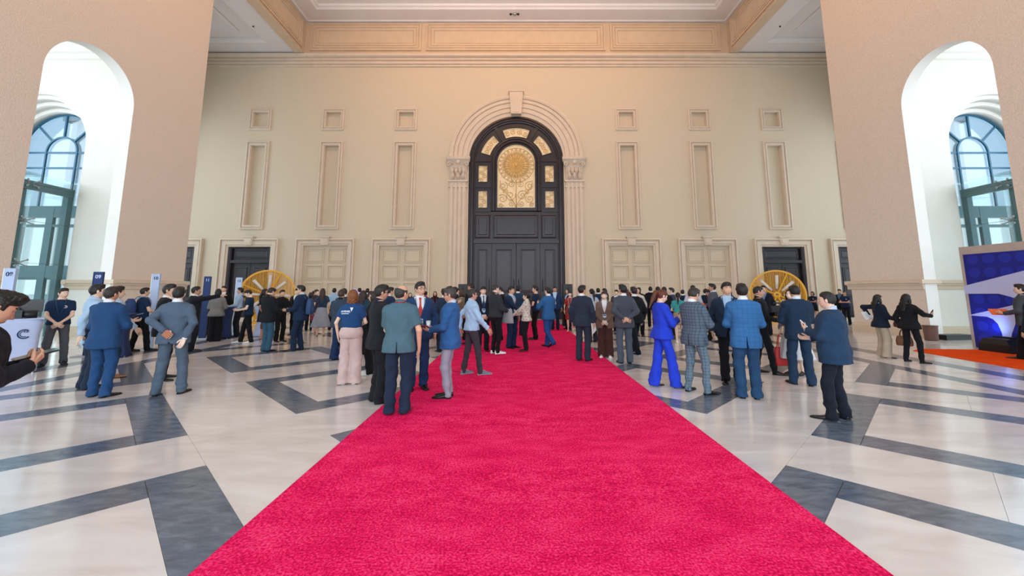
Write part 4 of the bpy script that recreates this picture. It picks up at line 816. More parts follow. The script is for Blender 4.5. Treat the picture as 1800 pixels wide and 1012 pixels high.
        mk('dress', f, (-max(bx, .28), min(ymn, -.26), z0-.05), (max(bx, .28), max(ymx, .26), 1.48), hh, [tm])
    if bot == 'trousers':
        r1, r2, r3 = FIT[fit]; hipo = .012
        def f(P):
            d = loft(P, T, hipo, 2.3, .80, 1.03)+np.clip((.89-P[:, 2])/.09, 0, 1)*.03
            for sd in (1, -1):
                A, K, An, fyw, lift = LG[sd]; Hm = An+np.array((0, .008, -.055)); b = smin(cap(P, A, K, r1, r2), cap(P, K, Hm, r2, r3), .03); dv = (Hm-K)/np.linalg.norm(Hm-K); b = np.maximum(b, (P-(Hm+dv*.02).astype(np.float32))@dv.astype(np.float32)) if lift else np.maximum(b, .022-P[:, 2])
                wk = amp*(1.0+1.6*np.exp(-((P[:, 2]-.14)/.12)**2)+.8*np.exp(-((P[:, 2]-.5)/.1)**2)); b = b+wr(P, 1, .9, ph+sd)*wk; d = smin(d, b, .03)
            return d
        mk('trousers', f, (-lx, ly0, -.01), (lx, ly1, 1.06), hh, [bm_])
        if top == 'shirt' and not hem:
            g = G(); z = 1.0; rx, ry, cy0 = np.interp(z, T[0], T[1])+.016, np.interp(z, T[0], T[2])+.016, np.interp(z, T[0], T[3]); g.loft([[((rx+e)*math.cos(a)*s, (cy0+(ry+e)*math.sin(a))*s, zz*s) for a in [2*math.pi*k/28 for k in range(28)]] for zz, e in ((.972, -.004), (.972, .006), (1.008, .006), (1.008, -.004))], 0, False); g.build('belt', fab(belt or '17130F'), root, True)
    elif bot == 'skirt':
        z0 = hem if top == 'dress' else (fit if isinstance(fit, float) else .5); fl2 = 1.0
        wid = {.32: .34, .30: .34}.get(z0, .21)
        def f(P):
            z = P[:, 2]; u = np.clip((1.02-z)/max(.1, 1.02-z0), 0, 1); wst = .152; rx = np.where(u < .25, wst+.04*u*4, .192+(wid-.192)*(u-.25)/.75); ry = rx*.78; th = np.arctan2(P[:, 1], P[:, 0]); q = np.sqrt((P[:, 0]/rx)**2+((P[:, 1]+.005)/ry)**2)
            return np.maximum(np.maximum((q-1-.05*u*np.sin(11*th+ph)*(wid > .25))*ry, z-1.03), z0-z)
        mk('skirt', f, (-wid-.06, -wid-.02, z0-.04), (wid+.06, wid+.02, 1.06), hh, [bm_])
    # --- shoes
    for sd in (1, -1):
        A, K, An, fyw, lift = LG[sd]; o = put('shoe', shoe(*shoe_), root); o.location = (An[0]*s, (An[1]+.036)*s, lift*s*.9); o.rotation_euler = (R(-32) if lift else 0, 0, R(-sd*fyw)); o.scale = (s, s*(.93 if fem else 1.02), s)
        if lift: o.location[2] = .118*s
    # --- small parts
    def fy(x_, z_, off): rx, ry, c = np.interp(z_, T[0], T[1])+off, np.interp(z_, T[0], T[2])+off, np.interp(z_, T[0], T[3]); return c+ry*(max(.02, 1-abs(x_/rx)**2.3))**(1/2.3)+lean*max(z_-.95, 0)
    off = .010 if front_open else .018
    if tie:
        g = G(); rows = []
        for z_, w in ((1.44, .018), (1.415, .022), (1.40, .014), (1.25, .034), (1.08, .042), (1.03, .03)): y_ = fy(0, z_, off)+.006; rows.append([(-w*s, y_*s-.004, z_*s), (-w*.6*s, y_*s+.006, z_*s), (w*.6*s, y_*s+.006, z_*s), (w*s, y_*s-.004, z_*s)])
        g.loft(rows, 0, False, False); g.build('tie', fab(tie), root, True)
    if lanyard:
        g = G(); zb = 1.10; of2 = off+.010
        for sd in (1, -1): g.tube([(sd*.070*s, (-.03+lean*.5)*s, 1.462*s)]+[(sd*w*s, (fy(sd*w, z_, of2)+.004)*s, z_*s) for w, z_ in ((.075, 1.42), (.07, 1.36), (.055, 1.28), (.035, 1.19), (.012, zb))], .0075*s, 6)
        g.tube([(-.070*s, (-.03+lean*.5)*s, 1.462*s), (-.055*s, (-.075+lean*.5)*s, 1.464*s), (0, (-.103+lean*.5)*s, 1.462*s), (.055*s, (-.075+lean*.5)*s, 1.464*s), (.070*s, (-.03+lean*.5)*s, 1.462*s)], .008*s, 6); g.build('lanyard', fab(lanyard), root, True)
        if badge:
            y_ = fy(0, 1.06, of2)+.012; g = G().box(-.045*s, .045*s, y_*s, (y_+.006)*s, .99*s, 1.10*s, 0); g.box(-.038*s, .038*s, (y_+.006)*s, (y_+.0075)*s, 1.06*s, 1.09*s, 1); g.build('badge', [mat('badge_'+badge, badge, .3, var=.03), mat('badge_print', '2A4A7A', .4)], root)
    if logo:
        g = G(); c0 = (-.075 if logo is True else logo, 1.28); pts = [(c0[0]+.026*math.cos(a), c0[1]+.026*math.sin(a)) for a in [R(40+280*i/16) for i in range(17)]]; g.tube([(u*s, (fy(u, v, .016)+.006)*s, v*s) for u, v in pts], .005*s, 5); pts = [(c0[0]+.004+.014*math.cos(a), c0[1]+.004+.014*math.sin(a)) for a in [R(60+200*i/10) for i in range(11)]]; g.tube([(u*s, (fy(u, v, .016)+.006)*s, v*s) for u, v in pts], .004*s, 5); g.build('chest_logo', mat('logo_white', 'D8E2F0', .6), root, True)
    if glasses and dist < 11:
        g = G(); q = lambda v: tuple(Hd(np.array([v]))[0]*s)
        for sd in (-1, 1):
            g.tube([q((sd*.032+.022*math.cos(a), .0885-.006*abs(math.cos(a))*.5, .006+.018*math.sin(a))) for a in [2*math.pi*k/16 for k in range(17)]], .0028*s, 5); g.tube([q((sd*.054, .085, .010)), q((sd*.074, .07, .012)), q((sd*.082, -.005, .010))], .0024*s, 5)
        g.tube([q((-.010, .089, .010)), q((0, .094, .012)), q((.010, .089, .010))], .0026*s, 5); g.build('glasses', mat('glasses_frame', '22262C', .3, .3), root, True)
    Mw = Matrix.Translation((x, y, zoff))@Matrix.Rotation(-R(face), 4, 'Z')
    PEOPLE[pid] = dict(M=Mw, hands=hands, s=s, root=root, fy=fy, Hd=Hd, H=H)
    return root
def hash_(s):
    v = 7
    for c in s: v = (v*31+ord(c)) % 1000003
    return v
NAVY = '22355E'; BLK = '17181E'; DK = '1D2433'; LB = 'A4C4E2'
def P(pid, x, y, H, app, *a, **k): person(pid, x, y, H, app+math.degrees(math.atan2(x, y)), *a, **k)
SN = ('sneaker', 'E8E8E6', 'D8D8D6'); HEEL = ('heel', '141214', '141214'); SG = ('sneaker', '6C7684', 'C8CCD0'); SB = ('sneaker', '17181C', '2A2A2E')
# --- near groups
P('n1', -3.555, 2.75, 1.68, 84, 'suit', '1C202C', 'trousers', '15171E', hair='quiff', R_='phone', L_='phone', hp=30, st='lean', lean=.10, collar='B8C8CC', skin=2, label='man in a black suit cut by the picture edge, head bowed over a tablet')
P('n2', -10.24, 9.44, 1.70, 182, 'tee', '16305E', 'trousers', '5C5E66', hair='part', shoe_=SB, R_='front', L_='front', st='wide', hy=-35, lanyard='3C4C70', logo=-.075, skin=0, label='young man in a navy t-shirt and grey jeans behind the white registration desk')
P('n3', -7.25, 7.23, 1.76, 78, 'shirt', LB, 'trousers', '22304C', hair='short', R_='swing', L_='front', skin=0, label='man in a light blue shirt with a water bottle and folded jacket')
P('n4', -6.50, 6.71, 1.71, 32, 'suit', '1F4A8C', 'trousers', '1F4C92', hair='short', hc='2a2420', R_='low', L_='low', st='easy', hem=.74, hy=18, label='man in a bright navy blue suit with his back turned, beside the water bottle carrier')
P('n5', -7.72, 8.1, 1.73, 75, 'shirt', 'B4CCE0', 'trousers', '274468', hair='short', shoe_=('dress', '9A6A42', '3a2a1c'), R_='fwdlow', L_='low', label='man in a pale blue shirt and tan shoes half hidden behind the navy blue suit')
P('n6', -10.19, 11.47, 1.72, 72, 'tee', '16305E', 'trousers', '14151A', hair='short', shoe_=SB, R_='low', L_='low', st='step', fit='reg', lanyard='3C4C70', label='staff man in a navy t-shirt and black trousers wearing a blue backpack')
P('n7', -6.62, 7.98, 1.77, 108, 'suit', '1A1C22', 'trousers', '181A20', hair='short', R_='pocket', L_='low', st='wide', label='man in a black suit half hidden by the blue-grey suit in front')
P('n8', -5.53, 6.86, 1.71, 20, 'suit', '566A80', 'trousers', '56687C', hair='short', hc='1a1716', R_='backlow', L_='wallet', st='wide', hem=.80, hy=-8, bulk=1.05, label='man in a blue-grey suit holding a brown wallet behind his back')
P('n29', -2.06, 6.41, 1.74, 74, 'suit', '22252C', 'trousers', '1E2026', hair='part', R_='front', L_='front', glasses=True, collar='2A2450', hy=0, hp=4, fit='loose', label='man in a black suit and glasses with a purple collar, beside the teal jacket')
P('n31', -1.58, 5.79, 1.71, 12, 'shortjk', '4C7280', 'trousers', '202E4E', hair='bald', hc='2a2624', R_='down', L_='front', shoe_=('dress', '8A4A22', '2A1810'), lanyard='C8343C', hy=38, fit='loose', label='balding man in a teal short-sleeved jacket, seen from behind on the carpet edge')
P('n32', -1.65, 7.23, 1.78, 172, 'suit', '23427E', 'trousers', '1F3870', hair='part', hc='1c1716', R_='down', L_='down', hy=-25, tie='D0302C', glasses=True, lanyard='7A8CA8', badge='B8CFE4', skin=2, label='smiling man in a navy suit with a red tie and glasses')
P('n33', -1.02, 6.64, 1.68, 283, 'suit', '2660B4', 'trousers', 'A2A2B2', hair='part', hc='3a3432', R_='low', L_='low', glasses=True, st='close', fit='slim', collar='B8D0EC', hp=8, hem=.75, label='man in a bright blue blazer and pale grey trousers holding a tablet')
P('n25', -2.95, 7.61, 1.67, 14, 'tee', '1B4890', 'trousers', 'D2B0AA', hair='mid', hc='7A4420', fem=True, shoe_=SN, R_='low', L_='down', fit='wide', bulk=1.12, hem=1.0, hy=20, skin=0, label='woman in a royal navy printed t-shirt and pink trousers with a lilac headband')
P('n26', -2.86, 8.45, 1.64, 282, 'blouse', '181820', 'trousers', '15151B', hair='mid', hc='2a1c18', fem=True, shoe_=SN, R_='chat', L_='low', glasses=True, label='woman in black and white sneakers, beside the woman in pink trousers')
P('n65', 2.58, 7.39, 1.68, 62, 'blazer', '123CD2', 'trousers', '123CD6', hair='ponytail', hc='5A2C18', fem=True, shoe_=HEEL, R_='phone', L_='phone', st='step', fit='flare', hp=22, collar=None, hem=.83, skin=0, label='woman in a royal blue trouser suit with a ponytail looking at her phone')
P('n72', 2.97, 6.98, 1.71, 38, 'suit', '5C6E80', 'trousers', '6C8494', hair='short', hc='2c2420', R_='phone', L_='phone', st='wide', pat='plaid', pat2='2C3A4C', bpat='plaid', bpat2='3A4C5C', hp=24, fit='slim', label='man in a grey-blue plaid suit, head bowed, seen from behind')
P('n77', 3.91, 7.70, 1.80, 178, 'suit', '1E3050', 'trousers', '15161C', hair='short', R_='down', L_='low', collar=LB, lanyard='2A4A80', hy=-20, label='smiling man in a navy blazer and light blue shirt facing the bright blue blazer')
P('n78', 3.62, 6.64, 1.76, 352, 'suit', '2C6CC0', 'trousers', '234880', hair='short', R_='low', L_='low', pat='windowpane', pat2='20529C', hem=.74, fit='loose', label='man in a bright blue checked blazer with his back turned, in front of the cameraman')
P('n79', 5.01, 8.56, 1.74, 82, 'shirt', '1A1B20', 'trousers', '16171C', hair='buzz', R_='low', L_='phone', st='step', fit='slim', belt='101010', label='cameraman in black with a shaved nape holding a video camera')
P('n81', 5.06, 7.52, 1.75, 340, 'suit', '1E3456', 'trousers', '223A60', hair='short', R_='low', L_='low', hp=14, st='easy', collar='D8E4F0', label='man in a dark navy suit, back turned, in front of the red bag')
P('n84', 4.19, 5.58, 1.64, 283, 'suit', '213C68', 'trousers', '1A2030', hair='recede', hc='1a1614', R_='low', L_='phone', bulk=1.16, st='easy', hp=10, collar='B8CCE8', hem=.73, label='heavy man in a navy blazer looking at a white phone')
P('n54', 1.60, 9.95, 1.75, 18, 'suit', '2A3648', 'trousers', '2C3648', hair='short', R_='down', L_='down', hy=30, label='man in a slate suit on the carpet edge carrying white papers')
P('n58', 2.26, 10.55, 1.63, 182, 'blazer', '84695A', 'trousers', '54302A', hair='bun', hc='2c1c16', fem=True, shoe_=SN, R_='front', L_='front', fit='wide', collar='EEEAE6', lanyard='3E6898', badge='C4D8E8', hem=.74, skin=3, label='woman in a brown blazer with a blue lanyard and brown wide trousers')
P('n59', 2.52, 9.7, 1.78, 346, 'suit', '4C525E', 'trousers', '566274', hair='quiff', R_='back', L_='back', hy=-22, hem=.765, label='man in a grey suit with his hands clasped behind his back')
# --- on the carpet
P('n37', -1.95, 11.47, 1.69, 338, 'suit', '24344E', 'trousers', '1C2434', hair='short', L_='down', R_='low', label='man in a dark blue jacket with a black briefcase, behind the paper cup')
P('n38', -.85, 8.34, 1.66, 72, 'shirt', 'A6CAEA', 'trousers', '45404A', hair='short', hc='2c2624', shoe_=SG, R_='fwdlow', L_='swing', st='step', fit='slim', glasses=True, hem=.87, label='man in a light blue shirt and grey sneakers walking on the carpet')
P('n39', -2.05, 13.0, 1.77, 95, 'suit', NAVY, 'trousers', DK, hair='short', L_='chat', label='man in a navy suit looking across behind the light blue shirt walker')
P('n40', -2.15, 15.0, 1.76, 265, 'suit', DK, 'trousers', DK, hair='short', label='dark-haired man far behind the man in the bright blue blazer')
P('n41', -1.78, 14.0, 1.62, 8, 'blazer', '9A8468', 'trousers', '2a2622', hair='bob', hc='4a2c1e', fem=True, label='brown-haired woman in a beige jacket seen from behind by the black speaker')
P('n42', -1.37, 13.0, 1.85, 300, 'suit', BLK, 'trousers', BLK, hair='buzz', label='tall man in black with a shaved nape beside the portal frame')
P('n43', -.88, 11.57, 1.74, 172, 'suit', '1C2438', 'trousers', '191E2C', hair='short', R_='front', L_='front', tie='26407A', lanyard='3A5C94', badge='A8C4E4', hp=8, label='man in a black suit facing forward with a blue lanyard and hands folded')
P('n44', -.51, 10.97, 1.79, 58, 'zip', '32363E', 'trousers', '14151A', hair='buzz', hc='2a2826', shoe_=SN, R_='low', L_='low', fit='slim', hem=.88, skin=3, label='man in a charcoal bomber jacket with white sneakers and a folded grey coat')
P('n45', -.11, 12.12, 1.74, 132, 'suit', '1F315C', 'trousers', '1D3060', hair='short', R_='reach', L_='down', tie='C89AA8', badge='C8D4E4', lanyard='6A7CA0', collar='B4D0EC', hy=-15, fit='loose', label='man in a navy suit with a pink tie shaking hands')
P('n46', -.46, 14.0, 1.75, 270, 'suit', BLK, 'trousers', BLK, hair='short', hp=25, R_='low', L_='low', label='man in a black suit looking down, between two men on the carpet')
P('n47', .12, 15.35, 1.78, 12, 'suit', '24406C', 'trousers', '1E2C48', hair='short', label='man in a navy suit seen from behind in front of the portal doors')
P('n48', .31, 11.47, 1.57, 280, 'blouse', 'CFC6B4', 'trousers', '191A20', hair='ponytail', fem=True, shoe_=HEEL, R_='low', L_='reach', pat='print', pat2='9A948A', fit='slim', hem=.86, label='woman in a cream patterned blouse and black trousers shaking hands')
P('n49', .70, 14.15, 1.78, 278, 'tee', '182C54', 'trousers', '15161c', hair='short', R_='low', L_='low', logo=.075, label='staff man in a navy t-shirt holding a phone by the portal')
P('n50', .97, 12.24, 1.71, 318, 'suit', '2466B8', 'trousers', '1F50B0', hair='short', R_='chat', L_='chat', st='walk', hy=-10, collar='E4ECF4', label='man in a vivid blue suit stepping forward with one heel raised')
P('n51', 1.68, 17.48, 1.78, 182, 'suit', '1F3870', 'trousers', '1A2848', hair='short', R_='down', L_='down', lanyard='7C9CC8', badge='D0DCE8', collar='BCD8F0', glasses=True, label='man in a navy suit facing forward with a badge, near the portal')
P('n52', 2.22, 16.79, 1.57, 188, 'dress', 'B83020', 'dress', 'B83020', hair='ponytail', fem=True, shoe_=('heel', 'D8C4B4', 'D8C4B4'), pat='floral', pat2='5A1810', hem=.50, lanyard='9AC0DC', badge='C8E0EC', skin=3, label='woman in a red and orange patterned dress at the carpet edge')
P('n53', 2.26, 17.8, 1.71, 235, 'blazer', '1C1D26', 'trousers', '17181E', hair='mid', fem=True, collar='A8C4DC', label='woman in black standing just behind the red patterned dress')
# --- left side of the hall
P('n9', -8.81, 11.50, 1.75, 84, 'suit', '1A1C26', 'trousers', '181A22', hair='short', R_='point', L_='down', hy=0, label='man in a black suit pointing with an outstretched arm')
P('n10', -11.4, 15.4, 1.73, 20, 'suit', '1B1E2A', 'trousers', '171A24', hair='short', R_='low', L_='low', label='dark-haired man in black behind the pointing arm, near sign eleven')
P('n11', -9.74, 13.69, 1.70, 12, 'blazer', '8C8884', 'trousers', '141418', hair='bob', fem=True, R_='low', L_='low', fit='wide', collar=None, hem=.80, shoe_=HEEL, label='woman in a fitted grey blazer and wide black trousers seen from behind')
P('n12', -11.6, 16.6, 1.81, 200, 'suit', BLK, 'trousers', BLK, hair='short', label='man whose head shows above the grey blazer, by the dark door')
P('n13', -9.95, 15.1, 1.74, 282, 'shirt', 'A8C2E0', 'trousers', '22242A', hair='short', R_='low', L_='low', fit='loose', hem=.9, label='man in a light blue shirt with a black backpack at the registration line')
P('n14', -8.45, 13.3, 1.68, 272, 'tee', '152A54', 'trousers', '15161C', hair='short', hp=30, R_='low', L_='low', shoe_=SN, st='step', label='staff person in a navy t-shirt bending over the narrow white desk')
P('n15', -8.40, 14.0, 1.70, 100, 'dress', '1A2238', 'dress', '1A2238', hair='long', fem=True, shoe_=HEEL, R_='down', L_='low', hem=.6, label='long-haired woman in a dark navy dress with a brown handbag')
P('n16', -6.76, 11.5, 1.74, 52, 'suit', '1D2026', 'trousers', '33627C', hair='short', hc='2a211c', R_='low', L_='low', hp=28, st='close', collar='202228', label='man in a black blazer and teal jeans exchanging something with a navy suit')
P('n17', -5.98, 11.68, 1.79, 292, 'suit', '1B2E58', 'trousers', '1A2C54', hair='quiff', R_='low', L_='low', hp=6, st='easy', collar='B4D0EC', label='man in a navy suit wearing a blue backpack, beside teal jeans')
P('n18', -7.65, 13.7, 1.66, 150, 'blouse', BLK, 'trousers', '131318', hair='short', R_='low', L_='low', label='person all in black between the teal jeans and the navy suit')
P('n19', -8.2, 15.7, 1.70, 205, 'suit', BLK, 'trousers', '131318', hair='short', label='man in black behind the two men, in front of the yellow wheel')
P('n20', -7.62, 16.0, 1.68, 120, 'blouse', '4A3430', 'skirt', 'A04058', hair='ponytail', hc='4a1e18', fem=True, shoe_=('heel', '8C2030', '5a1420'), fit=.5, bpat='floral', bpat2='2C1020', R_='front', L_='front', skin=3, label='woman in a brown blouse and pink floral skirt')
P('n21', -7.01, 15.2, 1.72, 5, 'topskirt', '1A2440', 'skirt', 'A4A4B0', hair='long', hc='3A2420', fem=True, shoe_=('heel', 'C8A890', 'A08870'), pat='stripe', pat2='3C4668', fit=.32, hem=1.0, label='long-haired woman in a full pale grey skirt and dark striped top')
P('n22', -8.47, 17.3, 1.56, 10, 'blouse', '2a2a36', 'trousers', BLK, hair='bob', fem=True, label='short dark-haired figure beyond the blue backpack')
P('n23', -7.59, 17.5, 1.73, 3, 'shirt', 'A0C4E4', 'trousers', '20222A', hair='short', label='man in a light blue shirt seen from behind beyond the grey skirt')
P('n24', -4.24, 10.20, 1.67, 24, 'suit', '34485A', 'trousers', '1C3268', hair='part', hc='3a2c28', fit='flare', R_='low', L_='low', collar='201C20', label='man in a grey-teal jacket and flared navy trousers behind the pink trousers')
P('n24b', -5.12, 12.5, 1.70, 350, 'suit', '3A4A58', 'trousers', '20283a', hair='short', hc='241c1a', label='man in a slate jacket behind the grey-teal jacket')
P('n27', -4.0, 11.0, 1.65, 22, 'blazer', '23465E', 'trousers', '17181E', hair='long', hc='2e1c1c', fem=True, collar=None, label='woman with long dark hair in a teal jacket behind the black suit and glasses')
P('n28', -4.15, 12.0, 1.63, 5, 'blouse', '2a2c3a', 'trousers', BLK, hair='long', fem=True, label='woman with black hair seen from behind next to the man in glasses')
P('n30', -3.46, 11.50, 1.74, 60, 'suit', '1C3058', 'trousers', DK, hair='short', hp=10, R_='chat', L_='low', collar='E6ECF2', label='man in a navy suit between the man in glasses and the balding man')
P('n34', -4.77, 19.0, 1.53, 176, 'blouse', '20222C', 'trousers', BLK, hair='long', fem=True, label='small distant woman with black hair beside the balding head')
P('n35', -3.75, 17.5, 1.61, 12, 'blouse', 'CC2824', 'trousers', BLK, hair='bun', fem=True, label='distant woman in a bright red top')
P('n36', -3.52, 18.4, 1.60, 182, 'blouse', '24181C', 'trousers', BLK, hair='long', fem=True, R_='front', L_='front', lanyard='C02838', label='distant long-haired woman in black with a red lanyard')
# --- right side of the hall
P('n55', 2.49, 13.5, 1.70, 330, 'blouse', 'B8BECC', 'trousers', '2a3040', hair='ponytail', fem=True, R_='down', L_='low', label='person in a pale grey blouse with a green bag beyond the slate suit')
P('n56', 3.65, 18.25, 1.73, 350, 'suit', '1C2E58', 'trousers', '182038', hair='short', label='distant man in a navy suit, back turned, beyond the brown blazer')
P('n57', 3.33, 15.5, 1.72, 280, 'blouse', 'A88C74', 'trousers', '2a2422', hair='long', hc='1c1412', fem=True, label='long-haired woman in beige behind the brown blazer')
P('n60', 4.98, 18.5, 1.69, 5, 'blouse', '2a1c1e', 'trousers', BLK, hair='long', hc='4a2420', fem=True, label='distant woman with reddish brown hair beside the grey suit')
P('n61', 5.25, 17.6, 1.76, 0, 'suit', BLK, 'trousers', BLK, hair='short', label='distant man in a black suit behind the checked dress')
P('n62', 3.75, 13.4, 1.62, 352, 'dress', 'D8E4E4', 'dress', 'D8E4E4', hair='bun', hc='4a2c20', fem=True, shoe_=HEEL, pat='gingham', pat2='1E3844', hem=.62, label='woman in a short black and white checked dress')
P('n63', 4.58, 15.5, 1.74, 182, 'blouse', 'D8CCBC', 'trousers', BLK, hair='mid', fem=True, label='woman facing forward in cream behind the checked dress')
P('n64', 3.16, 11.07, 1.74, 330, 'suit', '181A20', 'trousers', '181C26', hair='short', R_='down', L_='down', st='stride', shoe_=('sneaker', '22304A', 'B4C8D8'), label='man in a black jacket and dark sneakers with a blue bag')
P('n66', 6.19, 19.0, 1.80, 0, 'suit', BLK, 'trousers', BLK, hair='short', label='distant dark-haired man above the ponytail, back turned')
P('n67', 5.5, 16.0, 1.78, 350, 'suit', '1E2A4C', 'trousers', DK, hair='short', label='man in dark navy behind the royal blue trouser suit')
P('n68', 5.24, 14.6, 1.76, 2, 'suit', '1A1B22', 'trousers', '17181e', hair='short', label='man in a black suit seen from behind next to the turquoise top')
P('n69', 5.83, 15.5, 1.74, 272, 'suit', '38486A', 'trousers', DK, hair='part', hc='2c2422', glasses=True, tie='3A6CB0', collar='DCE6F0', label='man in glasses with a blue tie in profile above the turquoise top')
P('n70', 5.2, 13.3, 1.58, 2, 'topskirt', '2CA8A8', 'skirt', 'A88C68', hair='ponytail', fem=True, shoe_=SN, fit=.62, hem=1.0, R_='low', L_='low', label='woman in a turquoise top and tan skirt seen from behind')
P('n71', 6.25, 14.6, 1.83, 20, 'shirt', 'C8CED8', 'trousers', '2a2c34', hair='buzz', label='man in a pale grey shirt half hidden by the plaid suit')
P('n73', 7.60, 16.6, 1.70, 30, 'suit', '1C2450', 'trousers', DK, hair='short', label='man in a dark blue jacket beyond the plaid suit')
P('n74', 7.05, 15.1, 1.68, 275, 'suit', BLK, 'trousers', BLK, hair='short', hp=20, R_='low', L_='low', label='man in a black suit bowing his head behind the tall grey suit')
P('n75', 6.50, 13.69, 1.86, 275, 'suit', '5C6272', 'trousers', '15161c', hair='quiff', R_='low', L_='down', hy=-5, st='step', collar='D4E0EC', skin=4, label='tall man in a grey jacket and black trousers holding an orange folder')
P('n76', 6.49, 12.7, 1.76, 235, 'suit', BLK, 'trousers', BLK, hair='short', label='man in black just behind the smiling man in the navy blazer')
P('n80', 9.27, 15.5, 1.82, 192, 'suit', '171A24', 'trousers', '15161c', hair='short', R_='front', L_='down', collar='6C90BC', label='man in a black suit facing forward beneath the yellow wheel hub')
P('n82', 5.62, 8.5, 1.68, 205, 'blouse', '8C84A0', 'skirt', 'D4D8DC', hair='mid', fem=True, fit=.30, R_='down', L_='low', label='woman in a lilac top and long white skirt with a red bag')
P('n83', 15.35, 21.5, 1.58, 205, 'tee', '17264C', 'skirt', '15161c', hair='bob', hc='2e1c18', fem=True, fit=.62, R_='cross', L_='cross', logo=-.07, label='staff woman in a navy t-shirt and black skirt standing at the wall')
P('n85', 16.3, 20.9, 1.69, 200, 'suit', '171A24', 'trousers', BLK, hair='short', collar='5C84B0', label='man in a black suit and blue shirt in the far doorway')
P('n86', 15.82, 20.0, 1.61, 192, 'tee', '1A2C66', 'trousers', '15161c', hair='bun', fem=True, R_='cross', L_='cross', logo=-.07, label='staff woman in a navy t-shirt with folded arms at the far door')
P('n87', 9.15, 10.52, 1.55, 62, 'blazer', '17223C', 'trousers', 'C8B298', arms={'L': ((.30, -.10, 1.10), (1, -.9, .2), (-.2, -.6, .3), (-.8, 0, .3), .7)}, hair='long', fem=True, shoe_=('heel', '22181a', '22181a'), fit='wide', R_='low', L_='swing', collar='C8D4DC', hem=.80, label='woman in a navy jacket and beige trousers holding white papers')
P('n88', 9.19, 9.80, 1.57, 36, 'blazer', '17181C', 'trousers', '15161A', arms={'R': ((.36, .20, 1.16), (1, -.6, -.6), (.05, .35, .9), (-.7, -.3, .2), 1.0)}, hair='long', hc='0c0a0a', fem=True, shoe_=('dress', '101012', None), R_='phone', L_='down', fit='slim', collar=None, hem=.82, st='wide', hy=10, label='woman in a black suit with long black hair holding up a phone')
P('n89', 12.15, 10.0, 1.80, 275, 'suit', '4A4E56', 'trousers', '14151a', hair='part', R_='low', L_='low', collar='1E3050', st='step', label='man in a grey jacket holding an orange folder before the blue backdrop')
P('n90', 10.05, 8.05, 1.70, 320, 'blazer', '1A242C', 'trousers', '14151a', hair='long', hc='0c0a0a', fem=True, collar=None, label='long-haired woman in black at the picture edge near the orange carpet')
# --- heads far back in the crowd
for pid, x, y, H, app, c, hr, f, lb in (('f1', -6.55, 18.5, 1.72, 10, BLK, 'short', False, 'distant man in black above the lilac headband'), ('f2', -5.9, 18.2, 1.70, 190, '2a2c3a', 'short', False, 'distant man beyond the black-haired woman'), ('f3', -7.2, 19.3, 1.74, 0, BLK, 'short', False, 'dark-haired man at the back, nearest the blind doorway'),
    ('f4', -2.35, 17.0, 1.72, 180, '222838', 'short', False, 'man facing forward at the back near the pilaster'), ('f5', -1.30, 16.0, 1.60, 350, '3a2a24', 'mid', True, 'woman with dark brown hair in front of the portal doors'), ('f6', 7.25, 18.0, 1.66, 10, '1c2448', 'short', False, 'man in blue far behind the turquoise top'),
    ('f7', 8.75, 17.0, 1.62, 250, BLK, 'bob', True, 'dark-haired woman far behind the bright blue checked blazer'), ('f8', 4.15, 17.0, 1.66, 200, '4a3c3a', 'short', False, 'man far behind the grey suit with clasped hands')):
    P(pid, x, y, H, app, 'blouse' if f else 'suit', c, 'trousers', BLK, hair=hr, fem=f, label=lb)
# ------------------------------------------------------------------ things people hold, wear on the back or set down
def hand_frame(pid, sd, off=(0, .085, .030)):
    p = PEOPLE[pid]; pos, M = p['hands'][sd]; o = pos+M@np.array(off)*p['s']
    return p['M']@Matrix.Translation(Vector(o))@Matrix(M.tolist()).to_4x4()
def in_hand(o, pid, sd, off=(0, .085, .030), upright=False, yaw=0, extra=None):
    m = hand_frame(pid, sd, off)
    if upright: m = Matrix.Translation(m.translation)@Matrix.Rotation(PEOPLE[pid]['M'].to_euler().z+R(yaw), 4, 'Z')
    if extra is not None: m = m@extra
    o.matrix_world = m; return o
M_wht = mat('white_card', 'EEEEEC', .6, var=.02); M_ph = mat('phone_black', '15171C', .2, var=0); M_leather = mat('brown_leather', '6A3E26', .45, var=.15, vs=20); M_blkl = mat('black_leather', '17171A', .4, var=.1)
M_scr = mat('phone_screen', '28303C', .1, var=0); M_or = mat('orange_cover', 'F0641E', .5, var=.04)
def slab(name, w, h, t, m1, m2=None):
    e = empty(name); g = G(); r = min(w, h)*.12
    pts = []
    for cx, cy, a0 in ((w/2-r, h/2-r, 0), (-w/2+r, h/2-r, 90), (-w/2+r, -h/2+r, 180), (w/2-r, -h/2+r, 270)): pts += [(cx+r*math.cos(R(a0+a)), cy+r*math.sin(R(a0+a))) for a in (0, 30, 60, 90)]
    g.prism(pts, -t/2, t/2); g.build('case', m1, e)
    G().box(-w/2*.9, w/2*.9, -h/2*.92, h/2*.92, t/2, t/2+.001).build('screen', m2 or M_scr, e); return e
tag(in_hand(slab('tablet', .16, .22, .010, M_ph), 'n1', 1, (-.04, .13, .028), True, 0, Matrix.Translation((-.06, -.005, .0))@Matrix.Rotation(R(14), 4, 'X')), 'black tablet held by the man at the picture edge', 'tablet')
tag(in_hand(slab('tablet', .16, .22, .014, mat('tablet_cover', '6A3038', .5), mat('tablet_glass', 'C8C4C4', .2)), 'n33', -1, (-.02, .12, .030)), 'tablet in a dark red cover held by the man in the bright blue blazer', 'tablet')
tag(in_hand(slab('phone', .075, .155, .010, M_wht, mat('phone_back', 'D8DAE0', .3)), 'n84', -1, (0, .10, .032)), 'white phone in the hand of the heavy man in navy', 'phone')
